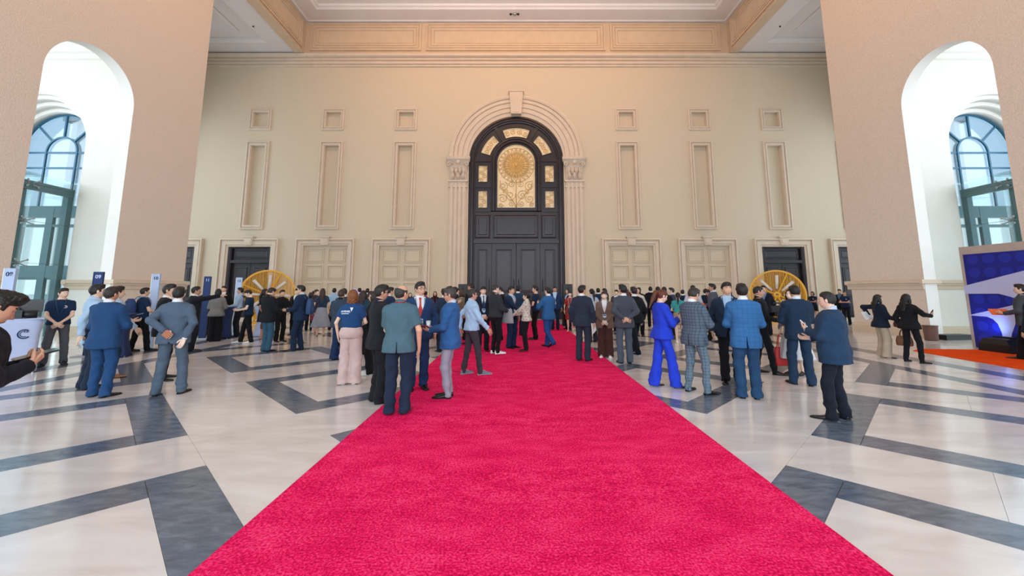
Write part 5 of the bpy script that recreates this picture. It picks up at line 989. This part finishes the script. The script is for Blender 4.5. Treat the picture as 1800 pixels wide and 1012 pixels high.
tag(in_hand(slab('phone', .075, .155, .009, M_ph), 'n65', 1, (0, .10, .030)), 'dark phone held by the woman in royal blue', 'phone')
tag(in_hand(slab('phone', .075, .155, .009, M_ph), 'n88', 1, (0, .09, .030)), 'dark phone raised by the woman with long black hair', 'phone')
tag(in_hand(slab('phone', .072, .15, .009, M_wht), 'n72', 1, (0, .09, .030)), 'white phone held by the man in the plaid suit', 'phone')
tag(in_hand(slab('phone', .072, .15, .009, M_ph), 'n49', -1, (0, .09, .030)), 'phone held by the staff man near the portal', 'phone')
def wallet():
    e = empty('wallet'); g = G(); g.box(-.05, .05, -.055, .055, 0, .012); g.box(-.05, .05, -.055, .055, .016, .028); g.box(.046, .056, -.055, .055, 0, .028); g.build('cover', mat('tan_leather', '9A4E1E', .45), e); G().box(-.046, .044, -.051, .051, .012, .016).build('card_insert', M_wht, e); return e
tag(in_hand(wallet(), 'n8', -1, (0, .075, .022)), 'brown leather wallet held behind the back of the blue-grey suit', 'wallet')
# paper cup
e = empty('paper_cup'); G().lathe([(.026, 0), (.036, .095), (.034, .095), (.025, .004)], 20).build('cup', M_wht, e, True); G().lathe([(.0385, .092), (.0385, .1), (.034, .106), (.032, .112), (.001, .112)], 20).build('lid', mat('cup_lid', 'DADCDC', .4), e, True)
tag(in_hand(e, 'n33', 1, (-.02, .10, .035), True), 'white paper cup held beside the tablet of the bright blue blazer', 'cup')
# water bottle
e = empty('water_bottle'); G().lathe([(.030, 0), (.033, .01), (.033, .06), (.031, .07), (.033, .08), (.033, .14), (.014, .185), (.013, .20)], 18).build('bottle', glassmat('bottle_plastic', 'DCEEF8', .12), e, True); G().lathe([(.0335, .07), (.0335, .125)], 18, caps=False).build('bottle_label', mat('bottle_label', '9CC4E4', .5), e, True); G().lathe([(.016, .198), (.016, .222), (.001, .222)], 14).build('cap', mat('cap_blue', '2A6CC0', .4), e)
tag(in_hand(e, 'n3', 1, (0, .07, .035), True, 0, Matrix.Translation((.03, .02, -.13))), 'clear plastic water bottle held by the man in the light blue shirt', 'bottle')
def drape(name, m, w, h, d, pid, sd, label, cat, off=(0, .06, .02)):
    g = G(); rings = []
    for i in range(9):
        t = i/8; rings.append([(w/2*(.75+.35*t)*math.cos(a)*(1+.12*math.sin(3*a+2*t)), d/2*(.7+.5*t)*math.sin(a)*(1+.15*math.cos(2*a+t)), .03-h*t) for a in [2*math.pi*k/18 for k in range(18)]])
    o = g.loft(rings).build(name, m, None, True); tag(o, label, cat); return in_hand(o, pid, sd, off, True, 20)
drape('folded_jacket', fab('15161A'), .26, .26, .14, 'n3', -1, 'black folded jacket carried low by the light blue shirt man', 'jacket')
drape('folded_coat', fab('9C9CA0'), .34, .36, .16, 'n44', 1, 'grey folded coat over the arm of the charcoal bomber jacket', 'coat', (0, .0, .02))
# papers
def papers(pid, sd, label, w=.21, h=.29, off=(0, .12, .02), ex=None):
    e = empty('paper_sheets'); G().box(-w/2, w/2, -h/2, h/2, 0, .004).build('sheet', M_wht, e); o = G().box(-w/2+.004, w/2+.006, -h/2+.003, h/2+.006, .005, .008).build('sheet', M_wht, e)
    pr = G(); [pr.box(-w*.36, w*(.1 if k % 3 else .34), h*(.32-.1*k), h*(.34-.1*k), .008, .0085) for k in range(6)]; pr.build('print', mat('grey_print', '9A9EA8', .7), e); tag(e, label, 'papers'); return in_hand(e, pid, sd, off, extra=ex)
papers('n54', 1, 'white papers held by the man in the slate suit'); papers('n87', -1, 'white booklet held under the arm of the navy-jacketed woman', .2, .28); papers('n75', -1, 'white sheet in the hand of the tall man in grey', .15, .21)
def folder(pid, sd, label, off=(0, .10, .02)):
    e = empty('folder'); G().box(-.12, .12, -.16, .16, 0, .022).build('cover', M_or, e); G().box(-.115, .118, -.155, .155, .006, .016).build('pages', M_wht, e); G().box(-.125, -.115, -.16, .16, -.001, .023).build('spine', M_or, e); tag(e, label, 'folder'); in_hand(e, pid, sd, off)
folder('n89', 1, 'orange folder held by the man before the blue backdrop'); folder('n75', 1, 'orange folder held by the tall man in the grey jacket')
# bags
def bag(name, w, h, d, m, label, cat, pid=None, sd=1, loc=None, handle=.16, strap=True, yaw=0):
    e = empty(name); g = G(); rings = []
    for z, k in ((0, .92), (.02, 1), (h*.5, 1.02), (h*.9, .9), (h, .8)): rings.append([(math.copysign(abs(math.cos(a))**.5, math.cos(a))*w/2*k, math.copysign(abs(math.sin(a))**.5, math.sin(a))*d/2*(k if z < h*.8 else .6), z) for a in [2*math.pi*(i+.5)/16 for i in range(16)]])
    g.loft(rings); g.build('bag_body', m, e, True)
    for y in (-d*.25, d*.25): G().tube([(-w*.25, y, h*.95)]+[(-w*.25*math.cos(t), y*.6, h+handle*math.sin(t)) for t in [math.pi*i/8 for i in range(1, 8)]]+[(w*.25, y, h*.95)], .008, 6).build('bag_handle', m, e, True)
    G().box(-.02, .02, d/2*.95, d/2*1.06, h*.55, h*.7).build('clasp', M_metal, e); tag(e, label, cat)
    if pid: in_hand(e, pid, sd, (0, .085, .02), True, yaw, Matrix.Translation((0, 0, -h-handle+.01)))
    else: e.location = loc; e.rotation_euler = (0, 0, R(yaw))
    return e
bag('briefcase', .36, .26, .10, M_blkl, 'black leather briefcase carried by the man in the dark blue jacket', 'bag', 'n37', -1, yaw=70)
bag('handbag', .24, .24, .10, mat('dark_brown_leather', '4A2C24', .45), 'brown handbag held by the woman in the dark navy dress', 'bag', 'n15', 1, yaw=40)
bag('handbag', .30, .22, .14, M_leather, 'brown monogram-brown leather handbag carried by the woman in black'.replace('monogram-brown ', 'glossy '), 'bag', 'n88', -1, yaw=20)
bag('handbag', .24, .16, .09, mat('tan_bag', '7C4A34', .5), 'flat tan bag carried by the woman in beige trousers', 'bag', 'n87', 1, yaw=10, handle=.06)
bag('tote_bag', .26, .30, .08, mat('green_bag', '2C7A5C', .6), 'green bag hanging beside the pale grey blouse', 'bag', 'n55', 1, yaw=30)
bag('tote_bag', .34, .36, .12, mat('red_bag', 'B81C24', .5), 'bright red bag with white print beside the dark navy suit', 'bag', 'n82', 1, yaw=60, handle=.28)
bag('sling_bag', .20, .26, .08, mat('blue_bag', '2A4A68', .6), 'dark blue bag hanging from the shoulder of the man in a black jacket', 'bag', loc=(2.93, 10.93, .88), yaw=-20, handle=.2)
def backpack(pid, m, m2, label, w=.30, h=.44, d=.16):
    p = PEOPLE[pid]; e = empty('backpack'); g = G(); rings = []
    for z, k, kd in ((0, .85, .8), (.03, 1, 1), (h*.5, 1, 1.05), (h*.85, .9, .8), (h, .6, .4)): rings.append([(math.copysign(abs(math.cos(a))**.55, math.cos(a))*w/2*k, -d/2+math.copysign(abs(math.sin(a))**.55, math.sin(a))*d/2*kd, z) for a in [2*math.pi*(i+.5)/18 for i in range(18)]])
    g.loft(rings); g.build('pack_body', m, e, True)
    g = G(); g.loft([[(math.copysign(abs(math.cos(a))**.55, math.cos(a))*w*.36*k, -d-.015+math.sin(a)*.035*k, z) for a in [2*math.pi*(i+.5)/14 for i in range(14)]] for z, k in ((.04, .9), (.06, 1), (.20, 1), (.23, .85))]); g.build('front_pocket', m2, e, True)
    for s in (-1, 1): G().tube([(s*.10, 0, h*.93), (s*.11, .05, h+.045), (s*.12, .15, h+.055), (s*.125, .245, h-.06), (s*.14, .24, h*.5), (s*.16, .12, h*.16), (s*.13, .0, h*.1)], .016, 6).build('shoulder_strap', m2, e, True)
    tag(e, label, 'backpack'); e.matrix_world = p['M']@Matrix.Translation((0, -.165*p['s'], .93*p['s'])); return e
backpack('n17', mat('blue_pack', '27466E', .7), mat('blue_pack_pocket', '1F3A60', .7), 'blue backpack on the man in the navy suit by teal jeans')
backpack('n6', mat('staff_pack', '1A3468', .7), mat('staff_pocket', '7A90A8', .6), 'square blue backpack on the staff man in black trousers', .32, .48, .22)
backpack('n13', mat('black_pack', '15161C', .7), mat('black_pack_pocket', '1C1E26', .7), 'black backpack on the light blue shirt at the registration line')
# headband and shirt print on the woman in pink trousers
p = PEOPLE['n25']; g = G(); g.tube([tuple(p['Hd'](np.array([(.089*math.cos(a), .02, .018+.112*math.sin(a))]))[0]*p['s']) for a in [R(-10+200*i/16) for i in range(17)]], .011, 6); g.build('headband', fab('B4A0E0'), p['root'], True)
def text(body, size, m, name, parent, mw, depth=.0012, bold=0.):
    cu = bpy.data.curves.new(name, 'FONT'); cu.body = body; cu.size = size; cu.extrude = depth; cu.offset = bold; cu.align_x = 'CENTER'; cu.align_y = 'CENTER'
    t = bpy.data.objects.new('t', cu); COL.objects.link(t); bpy.context.view_layer.update(); me = bpy.data.meshes.new_from_object(t.evaluated_get(bpy.context.evaluated_depsgraph_get())); bpy.data.objects.remove(t); bpy.data.curves.remove(cu)
    me.materials.clear(); me.materials.append(m); o = put(name, me, parent); o.matrix_local = mw; return o
M_print = mat('white_print', 'E2E8F0', .6, var=0)
yb = -.148*p['s']; bk = Matrix(((-1, 0, 0, 0), (0, 0, -1, 0), (0, 1, 0, 0), (0, 0, 0, 1)))
bk = Matrix.Rotation(math.pi, 4, 'Z')@Matrix.Rotation(math.pi/2, 4, 'X')
bk = Matrix.Rotation(math.pi/2, 4, 'X')
text('AVENEL', .046, M_print, 'shirt_print', p['root'], Matrix.Translation((-.075, yb-.004, 1.275))@bk, .004, .001); G().prism([(-.005, 1.345), (.05, 1.345), (.022, 1.275)], yb-.008, yb+.01, lambda u, v, w: (u, w, v)).build('shirt_print', M_print, p['root'])
G().box(-.15, -.02, yb-.006, yb+.012, 1.232, 1.242).build('shirt_print', M_print, p['root'])
# video camera
e = empty('video_camera'); G().box(-.06, .06, -.10, .14, -.05, .07).build('camera_body', M_black, e); G().tube([(0, .13, 0), (0, .18, 0), (0, .27, 0), (0, .31, 0)], [.045, .052, .05, .058], 18).build('lens', M_black, e, True); G().tube([(0, -.06, .07), (0, -.05, .13), (0, .10, .13), (0, .11, .07)], .014, 8).build('top_handle', M_black, e, True); G().box(-.09, -.06, -.08, .06, .0, .08).build('flip_screen', M_scr, e); G().tube([(.03, 0, .13), (.03, .16, .13)], .016, 10).build('microphone', mat('grey_foam', '4A4C50', .9), e, True); G().box(-.03, .03, -.02, .04, -.14, -.05).build('gimbal_grip', M_black, e)
tag(in_hand(e, 'n79', -1, (0, .10, .06), True, 0), 'black video camera held up by the cameraman', 'camera')
# ------------------------------------------------------------------ signs and registration desks
M_sw = mat('sign_white', 'B9CBEA', .5, var=.02); M_sn = mat('sign_navy', '16356E', .5, var=.03); M_num = mat('number_navy', '1C2F5C', .5); M_numw = mat('number_white', 'C8D8F0', .5)
for k, (n, x, y, where) in enumerate((('08', -10.95, 9.0, 'behind the white desk with the swirl logo'), ('09', -10.78, 10.75, 'behind the light blue shirts'), ('10', -10.5, 12.15, 'next to the staff man with the square backpack'), ('11', -10.72, 14.5, 'behind the pointing arm'), ('12', -10.55, 15.9, 'in front of the dark door'))):
    w = k % 2 == 0; e = empty('number_sign', (x, y, 0), R(14)); tag(e, '%s column sign reading %s, %s' % ('white' if w else 'navy', n, where), 'sign', 'numbered column signs at the registration desks')
    G().box(-.095, .095, -.035, .035, .02, 2.12).build('panel', M_sw if w else M_sn, e); G().box(-.11, -.095, -.04, .04, .02, 2.12).build('side_edge', M_wht if w else M_sn, e); G().box(-.26, .22, -.2, .2, 0, .02).build('base_plate', mat('sign_base', 'C4CCD4', .4), e)
    text(n, .125, M_num if w else M_numw, 'number', e, Matrix.Translation((.0, -.038, 1.99))@bk, .002, .003)
def desk(x, y, w, d, h, waist, m, label, rz=0, logo=None):
    e = empty('registration_desk', (x, y, 0), R(rz)); tag(e, label, 'table', 'registration desks in stretch covers'); g = G(); rings = []
    for t in [i/12 for i in range(13)]:
        k = 1-waist*math.sin(math.pi*t)**1.2; rings.append([(math.copysign(abs(math.cos(a))**.35, math.cos(a))*w/2*k, math.copysign(abs(math.sin(a))**.35, math.sin(a))*d/2*k, .015+(h-.03)*t) for a in [2*math.pi*(i+.5)/28 for i in range(28)]])
    g.loft(rings); g.build('stretch_cover', m, e, True); G().box(-w/2, w/2, -d/2, d/2, h-.02, h).build('table_top', m, e)
    for sx in (-1, 1):
        for sy in (-1, 1): G().tube([(sx*(w/2-.05), sy*(d/2-.05), 0), (sx*(w/2-.05), sy*(d/2-.05), .04)], .02, 8).build('foot', M_metal, e)
    if logo:
        g = G(); k = 1-waist*math.sin(math.pi*.7)**1.2; yq = -d/2*k-.006
        for r, a0, a1, th in ((.085, 50, 320, .011), (.055, 80, 300, .006)):
            g.tube([(logo+r*math.cos(R(a0+(a1-a0)*i/20)), yq, h*.72+r*math.sin(R(a0+(a1-a0)*i/20))) for i in range(21)], th, 6)
        text('15', .07, M_num, 'desk_logo', e, Matrix.Translation((logo+.02, yq-.006, h*.72+.05))@bk, .002, .002); g.build('desk_logo', M_num, e, True)
    return e
M_cw = mat('stretch_white', 'B8C4E4', .75, var=.03, bump=.1, bs=4); M_cn = mat('stretch_navy', '152A58', .75, var=.05)
desk(-10.33, 8.42, 1.2, .62, 1.08, .05, M_cw, 'white covered registration desk with a blue swirl logo beside sign 08', 48, .36)
desk(-10.05, 10.55, .75, .6, 1.06, .22, M_cn, 'navy covered desk beside sign 09', 30); desk(-10.08, 14.55, .5, .5, 1.06, .15, M_cn, 'navy covered desk behind the grey blazer, by sign 11', 20)
desk(-9.05, 15.3, .75, .6, 1.08, .28, M_cw, 'narrow-waisted white covered desk in front of sign 12', 15, .12)
# things on the desks
e = empty('monitor', (-10.12, 8.72, 1.08), R(48)); tag(e, 'small dark monitor standing on the white registration desk', 'monitor'); G().box(-.20, .20, -.015, .015, .12, .38).build('display', M_ph, e); G().box(-.185, .185, -.017, -.015, .135, .365).build('screen', mat('dim_screen', '2c2a30', .2), e); G().box(-.02, .02, 0, .02, 0, .14).build('stand', M_metal, e); G().box(-.1, .1, -.07, .07, 0, .012).build('stand_base', M_metal, e)
e = empty('equipment_case', (-10.08, 8.46, 1.08), R(45)); tag(e, 'black camera and lens case lying on the white registration desk', 'case'); G().tube([(-.24, 0, .085), (-.12, 0, .085)], [.07, .075], 18).build('lens_barrel', M_black, e, True); G().box(-.12, .1, -.08, .08, .0, .17).build('case_body', mat('dark_grey_case', '2C343C', .5), e); G().tube([(.1, 0, .08), (.16, 0, .08), (.30, 0, .08)], [.06, .075, .075], 20).build('lens', M_black, e, True); G().tube([(-.08, 0, .17), (-.06, 0, .21), (.05, 0, .21), (.07, 0, .17)], .012, 8).build('carry_handle', M_black, e, True)
e = empty('headphones', (-10.05, 10.5, 1.06)); tag(e, 'round black case standing on the navy desk by sign 09', 'case'); G().lathe([(.02, .0), (.09, .02), (.11, .09), (.1, .16), (.04, .2), (.001, .205)], 18).build('shell', M_black, e, True); G().tube([(-.04, 0, .19), (0, 0, .235), (.04, 0, .19)], .008, 6).build('carry_handle', M_black, e); e.name = 'round_case'
e = empty('tablet', (-9.05, 15.25, 1.08)); tag(e, 'black organiser tray with folders on the narrow white desk', 'tray'); e.name = 'organiser_tray'; G().box(-.24, .24, -.16, .16, 0, .06).build('tray', M_black, e); G().box(-.2, .1, -.13, .12, .06, .10).build('papers', M_black, e); G().box(-.02, .2, -.12, .1, .10, .13).build('booklet', M_wht, e)
# ------------------------------------------------------------------ speakers by the portal
for s, x, y in ((-1, -2.42, 19.6), (1, 2.47, 19.6)):
    e = empty('loudspeaker', (x, y, 0)); tag(e, 'black loudspeaker on a stand %s the portal' % ('by the beige jacket, beside' if s < 0 else 'by the red patterned dress, beside'), 'speaker', 'speakers flanking the portal')
    G().box(-.22, .22, -.2, .2, 1.12, 1.92).build('cabinet', M_black, e); G().lathe([(.15, 0), (.15, .01), (.05, .03), (.001, .02)], 20).build('woofer', mat('cone_grey', '24262A', .6), e).matrix_local = Matrix.Translation((0, -.2, 1.36))@Matrix.Rotation(math.pi/2, 4, 'X'); G().lathe([(.07, 0), (.07, .01), (.02, .02), (.001, .02)], 16).build('tweeter', mat('cone_grey', '24262A', .6), e).matrix_local = Matrix.Translation((0, -.2, 1.72))@Matrix.Rotation(math.pi/2, 4, 'X')
    G().box(-.24, .24, -.24, .24, 0, 1.12).build('stand_skirt', mat('black_cloth', '131316', .9), e)
# ------------------------------------------------------------------ yellow wheels
M_yel = mat('yellow_paint', 'E8AC1C', .45, var=.04); M_yn = mat('yellow_string', 'E4AA1E', .6, var=.06)
def wheel(x, y, rz, label):
    e = empty('display_wheel', (x, y, 0), R(rz)); tag(e, label, 'wheel', 'large yellow wheel displays'); Rr = 1.22; zc = 1.40
    for yy in (-.22, .22):
        g = G(); g.loft([[((Rr+a)*math.cos(t), yy+b, zc+(Rr+a)*math.sin(t)) for a, b in ((-.04, -.03), (.04, -.03), (.04, .03), (-.04, .03))] for t in [2*math.pi*i/56 for i in range(57)]], 0, False); g.build('rim', M_yel, e)
    for k in range(8):
        a = math.pi*k/4+.35; c, s = math.cos(a), math.sin(a)
        if k % 2: G().tube([(.17*c, -.22, zc+.17*s), (Rr*c, -.22, zc+Rr*s)], .034, 8).build('spoke', M_yel, e)
        a += .38; c, s = math.cos(a), math.sin(a); G().tube([(.3*c, -.10, zc+.3*s), ((Rr-.22)*c, -.10, zc+(Rr-.22)*s)], [.06, .075], 12).build('white_tube', mat('white_tube', 'E4E0D8', .5), e, True)
    G().tube([(0, -.28, zc), (0, .28, zc)], .16, 24).build('hub', M_yel, e); G().tube([(0, -.30, zc), (0, -.27, zc)], .06, 16).build('hub_bolt', M_black, e)
    g = G(); n = 46
    for i in range(n):
        u = -Rr+2*Rr*(i+.5)/n; hh = math.sqrt(max(0, Rr*Rr-u*u))-.02; g.tube([(u, .05+.06*math.sin(i*1.7), zc-hh), (u, .05+.06*math.cos(i*2.3), zc+hh)], .022, 4)
    o = g.build('string_screen', M_yn, e); o['kind'] = 'stuff'
    G().box(-.7, .7, -.32, .32, 0, .10).build('base', M_yel, e)
    for s in (-1, 1): G().tube([(s*.55, -.30, .1), (0, -.30, zc)], .03, 8).build('stand_leg', M_yel, e); G().tube([(s*.55, .30, .1), (0, .30, zc)], .03, 8).build('stand_leg', M_yel, e)
wheel(-12.55, 21.2, 28, 'large yellow wheel display behind the registration crowd'); wheel(13.45, 21.4, -28, 'large yellow wheel display behind the cameraman')
# ------------------------------------------------------------------ blue backdrop with the white star, at the orange carpet
e = empty('backdrop', (13.45, 0, 0)); tag(e, 'blue photo backdrop with a white star shape and a beige frame', 'backdrop'); BLU = mat('backdrop_blue', '141E86', .35, var=.12, vs=1.5); BL2 = mat('backdrop_dots', '1C2CA0', .35, var=.08)
G().box(0, .12, 7.0, 12.45, 0, 2.93).build('board', mat('beige_frame', 'B4A69C', .6), e); G().box(-.012, 0, 7.0, 12.35, .0, 2.70).build('print_panel', BLU, e)
def bp(u, v, w): return (-.012-w, u, v)
g = G()
for i in range(12):
    for j in range(7):
        y, z = 12.1-i*.40, .25+j*.38; 
        g.prism([(y+.155*math.cos(a), z+.135*math.sin(a)) for a in [2*math.pi*k/20 for k in range(20)]], .0, .002, bp)
o = g.build('dot_pattern', BL2, e); o['kind'] = 'stuff'
def band(pts): return G().prism(pts, .003, .008, bp)
wht = mat('star_white', 'B9BEE4', .4, var=.02)
band([(12.44, 1.54), (11.57, 1.55), (11.3, 1.47), (10.9, 1.30), (10.5, 1.32), (9.5, 1.6), (9.5, 2.56), (10.91, 2.16), (12.44, 1.77)]).build('star_band', wht, e)
band([(12.44, .91), (11.94, .90), (11.80, .84), (11.70, .72), (11.64, .50), (11.60, .02), (11.53, .02), (11.40, .50), (11.22, .92), (10.8, 1.12), (10.5, 1.28), (11.02, 1.33), (11.53, 1.17)]).build('star_point', wht, e)
e = empty('floor_spotlight', (13.02, 11.35, .012)); tag(e, 'black draped spotlight box on the orange carpet below the backdrop', 'spotlight'); G().loft([[(-.2*k, -.38*k, z), (.25, -.38*k, z), (.25, .38*k, z), (-.2*k, .38*k, z)] for z, k in ((0, 1), (.2, .96), (.34, .7), (.36, .5))]).build('housing', M_black, e); G().box(.05, .2, -.22, .22, .36, .40).build('lamp_head', M_black, e)
sl = spot('backdrop_lamp', (12.95, 11.5, .50), (13.44, 11.85, .72), 38, (.25, .4, 1), 90)
# ------------------------------------------------------------------ bin, low black box, cable ramp
e = empty('waste_bin', (13.75, 13.95, 0)); tag(e, 'brown cylindrical waste bin at the foot of the arch pier', 'bin'); G().lathe([(.15, 0), (.17, .02), (.19, .46), (.2, .48), (.17, .48), (.16, .05)], 24).build('bin_body', mat('bin_brown', '6A4A40', .5), e, True); G().lathe([(.205, .46), (.205, .49), (.17, .49)], 24).build('bin_rim', mat('bin_rim', '54392F', .4), e, True)
e = empty('power_box', (14.75, 14.2, 0), R(8)); tag(e, 'low black floor box lying against the white wall beside the backdrop', 'box'); G().box(-.5, .5, -.16, .16, 0, .14).build('box_body', M_black, e); G().box(-.52, .52, -.18, .18, .14, .17).build('box_lid', M_black, e)
